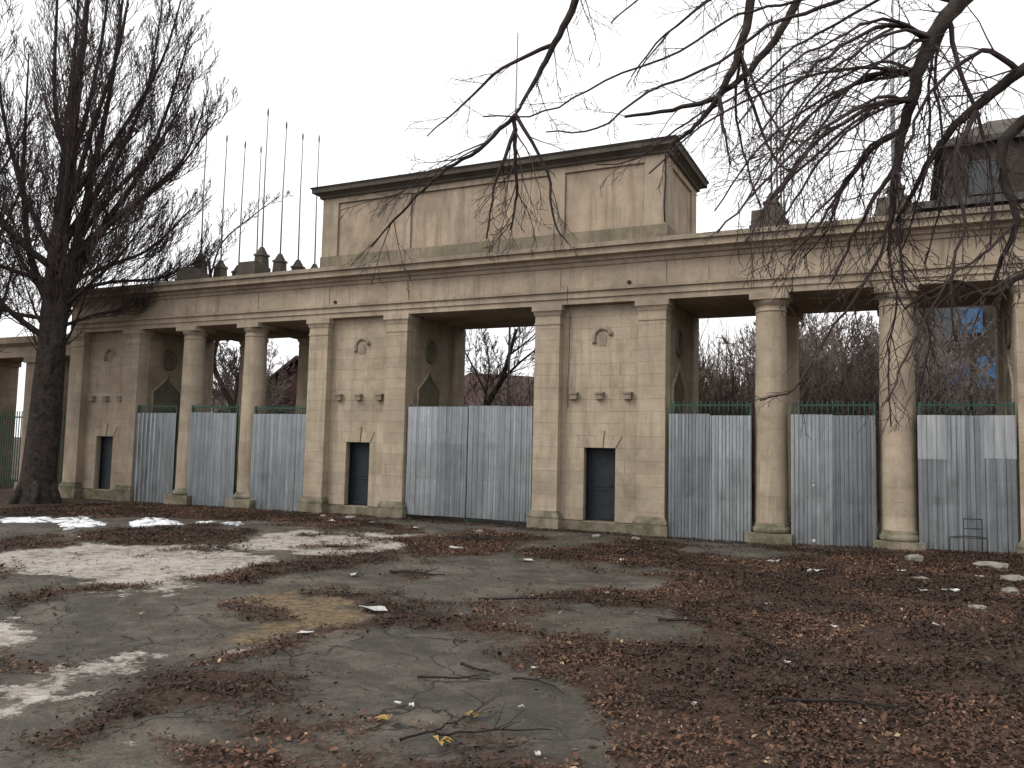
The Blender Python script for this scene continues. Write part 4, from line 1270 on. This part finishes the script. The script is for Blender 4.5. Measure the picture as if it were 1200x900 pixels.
for i, (x, y) in enumerate([(7.95, -15.75), (8.6, -16.0), (8.55, -15.3)]):
    R = np.random.default_rng(500 + i)
    m = MB()
    for k in range(5):
        a = R.uniform(0, 6.28); L = R.uniform(.04, .07)
        dx, dy = math.cos(a), math.sin(a)
        m.raw([(0, 0, .02), (dx * L - dy * L * .4, dy * L + dx * L * .4, .045), (dx * L * 1.9, dy * L * 1.9, .03), (dx * L + dy * L * .4, dy * L - dx * L * .4, .05)], [(0, 3, 2), (0, 2, 1)])
    o = m.build('yellow_leaf', MT['yellow'], None, (x, y, gz1(x, y) + .01))
    tag(o, 'curled yellow leaf on the dark asphalt', 'leaf', 'yellow leaves on the asphalt')


def stick(pts, r0, label, forks=3, seed=0):
    R = np.random.default_rng(seed)
    sp_ = spline([(x, y, gz1(x, y) + z) for x, y, z in pts], 5)
    sp_ = [p_ + Vector((R.normal(0, .012), R.normal(0, .012), abs(R.normal(0, .008)))) for p_ in sp_]
    c0 = sp_[0].copy()
    sp_ = [p_ - c0 for p_ in sp_]
    m = MB().tube(sp_, taper(r0, r0 * .35, len(sp_)), 6)
    for k in range(forks):
        p_, i = at_len(sp_, R.uniform(.25, .9))
        d = side_dir(sp_, i, .7, R); d.z = abs(d.z) * .4
        q = shoot(p_, d, R.uniform(.12, .4), 4, .15, 0, R)
        m.tube(q, taper(r0 * .5, r0 * .2, len(q)), 4)
    o = m.build('fallen_branch', MT['stick'], None, c0)
    tag(o, label, 'branch', 'fallen branches on the yard')


stick([(7.45, -14.5, .02), (7.8, -14.4, .04), (8.12, -14.2, .02)], .016, 'fallen stick on dark asphalt with a short stick beside it', 2, 1)
stick([(7.6, -13.85, .03), (7.85, -13.95, .03), (8.0, -14.0, .03)], .020, 'short thick stick on dark asphalt beside a longer one', 1, 2)
stick([(8.3, -14.05, .02), (8.65, -14.1, .03), (9.0, -14.35, .02)], .014, 'thin stick running from asphalt into the leaves', 2, 3)
stick([(3.5, -9.1, .02), (4.0, -9.0, .04), (4.5, -8.85, .02)], .03, 'dark branch lying alone on the grey asphalt towards the wide gate', 1, 4)
stick([(10.1, -11.0, .03), (10.4, -11.5, .06), (10.7, -11.95, .05), (11.0, -12.2, .03)], .022, 'long crooked branch lying across the leaves', 4, 5)
stick([(10.8, -13.8, .04), (11.4, -13.65, .06), (12.0, -13.5, .04)], .022, 'dark straight branch half buried in near leaves', 2, 6)
stick([(8.3, -16.1, .02), (8.5, -15.8, .06), (8.6, -15.4, .08), (8.55, -15.1, .12)], .011, 'forked broken twig standing up from the asphalt', 6, 7)
stick([(8.5, -15.85, .02), (8.9, -15.6, .04), (9.3, -15.3, .02)], .012, 'thin twig beside the upright forked one', 3, 8)
stick([(6.0, -10.4, .02), (6.7, -10.0, .03), (7.3, -9.6, .02)], .022, 'thin dark branch along the edge of asphalt and leaves', 2, 9)
stick([(8.9, -10.6, .03), (9.5, -10.6, .04), (10.1, -10.9, .03)], .025, 'branch where the bare asphalt tongue ends in leaves', 2, 10)
stick([(5.5, -14.3, .02), (5.9, -14.6, .03), (6.2, -14.9, .02)], .012, 'small twig near the tan soil patch', 2, 11)
stick([(.2, -6.9, .02), (.6, -6.7, .03), (.8, -6.6, .02)], .03, 'short dark stick on the pale patch', 0, 12)

# dark metal chair frame before the patched gate
ch = empty('chair_frame', (13.25, -.55, gz1(13.25, -.55)), math.radians(12))
tag(ch, 'dark bare metal chair frame leaning before the patched gate', 'chair')
for (x, y, h) in ((-.02, .16, .80), (.36, .16, .80), (-.40, -.16, .40), (.36, -.2, .40)):
    MB().tube([(x, y, 0), (x, y, h)], .013, 6).build('leg', MT['iron'], ch)
MB().tube([(-.40, -.16, .40), (.36, -.2, .40), (.36, .16, .40), (-.02, .16, .41), (-.40, -.16, .40)], .012, 6).build('seat_frame', MT['iron'], ch)
MB().tube([(-.02, .16, .80), (.36, .16, .80)], .013, 6).build('back_rail', MT['iron'], ch)
MB().tube([(-.02, .16, .58), (.36, .16, .58)], .012, 6).build('back_rail', MT['iron'], ch)
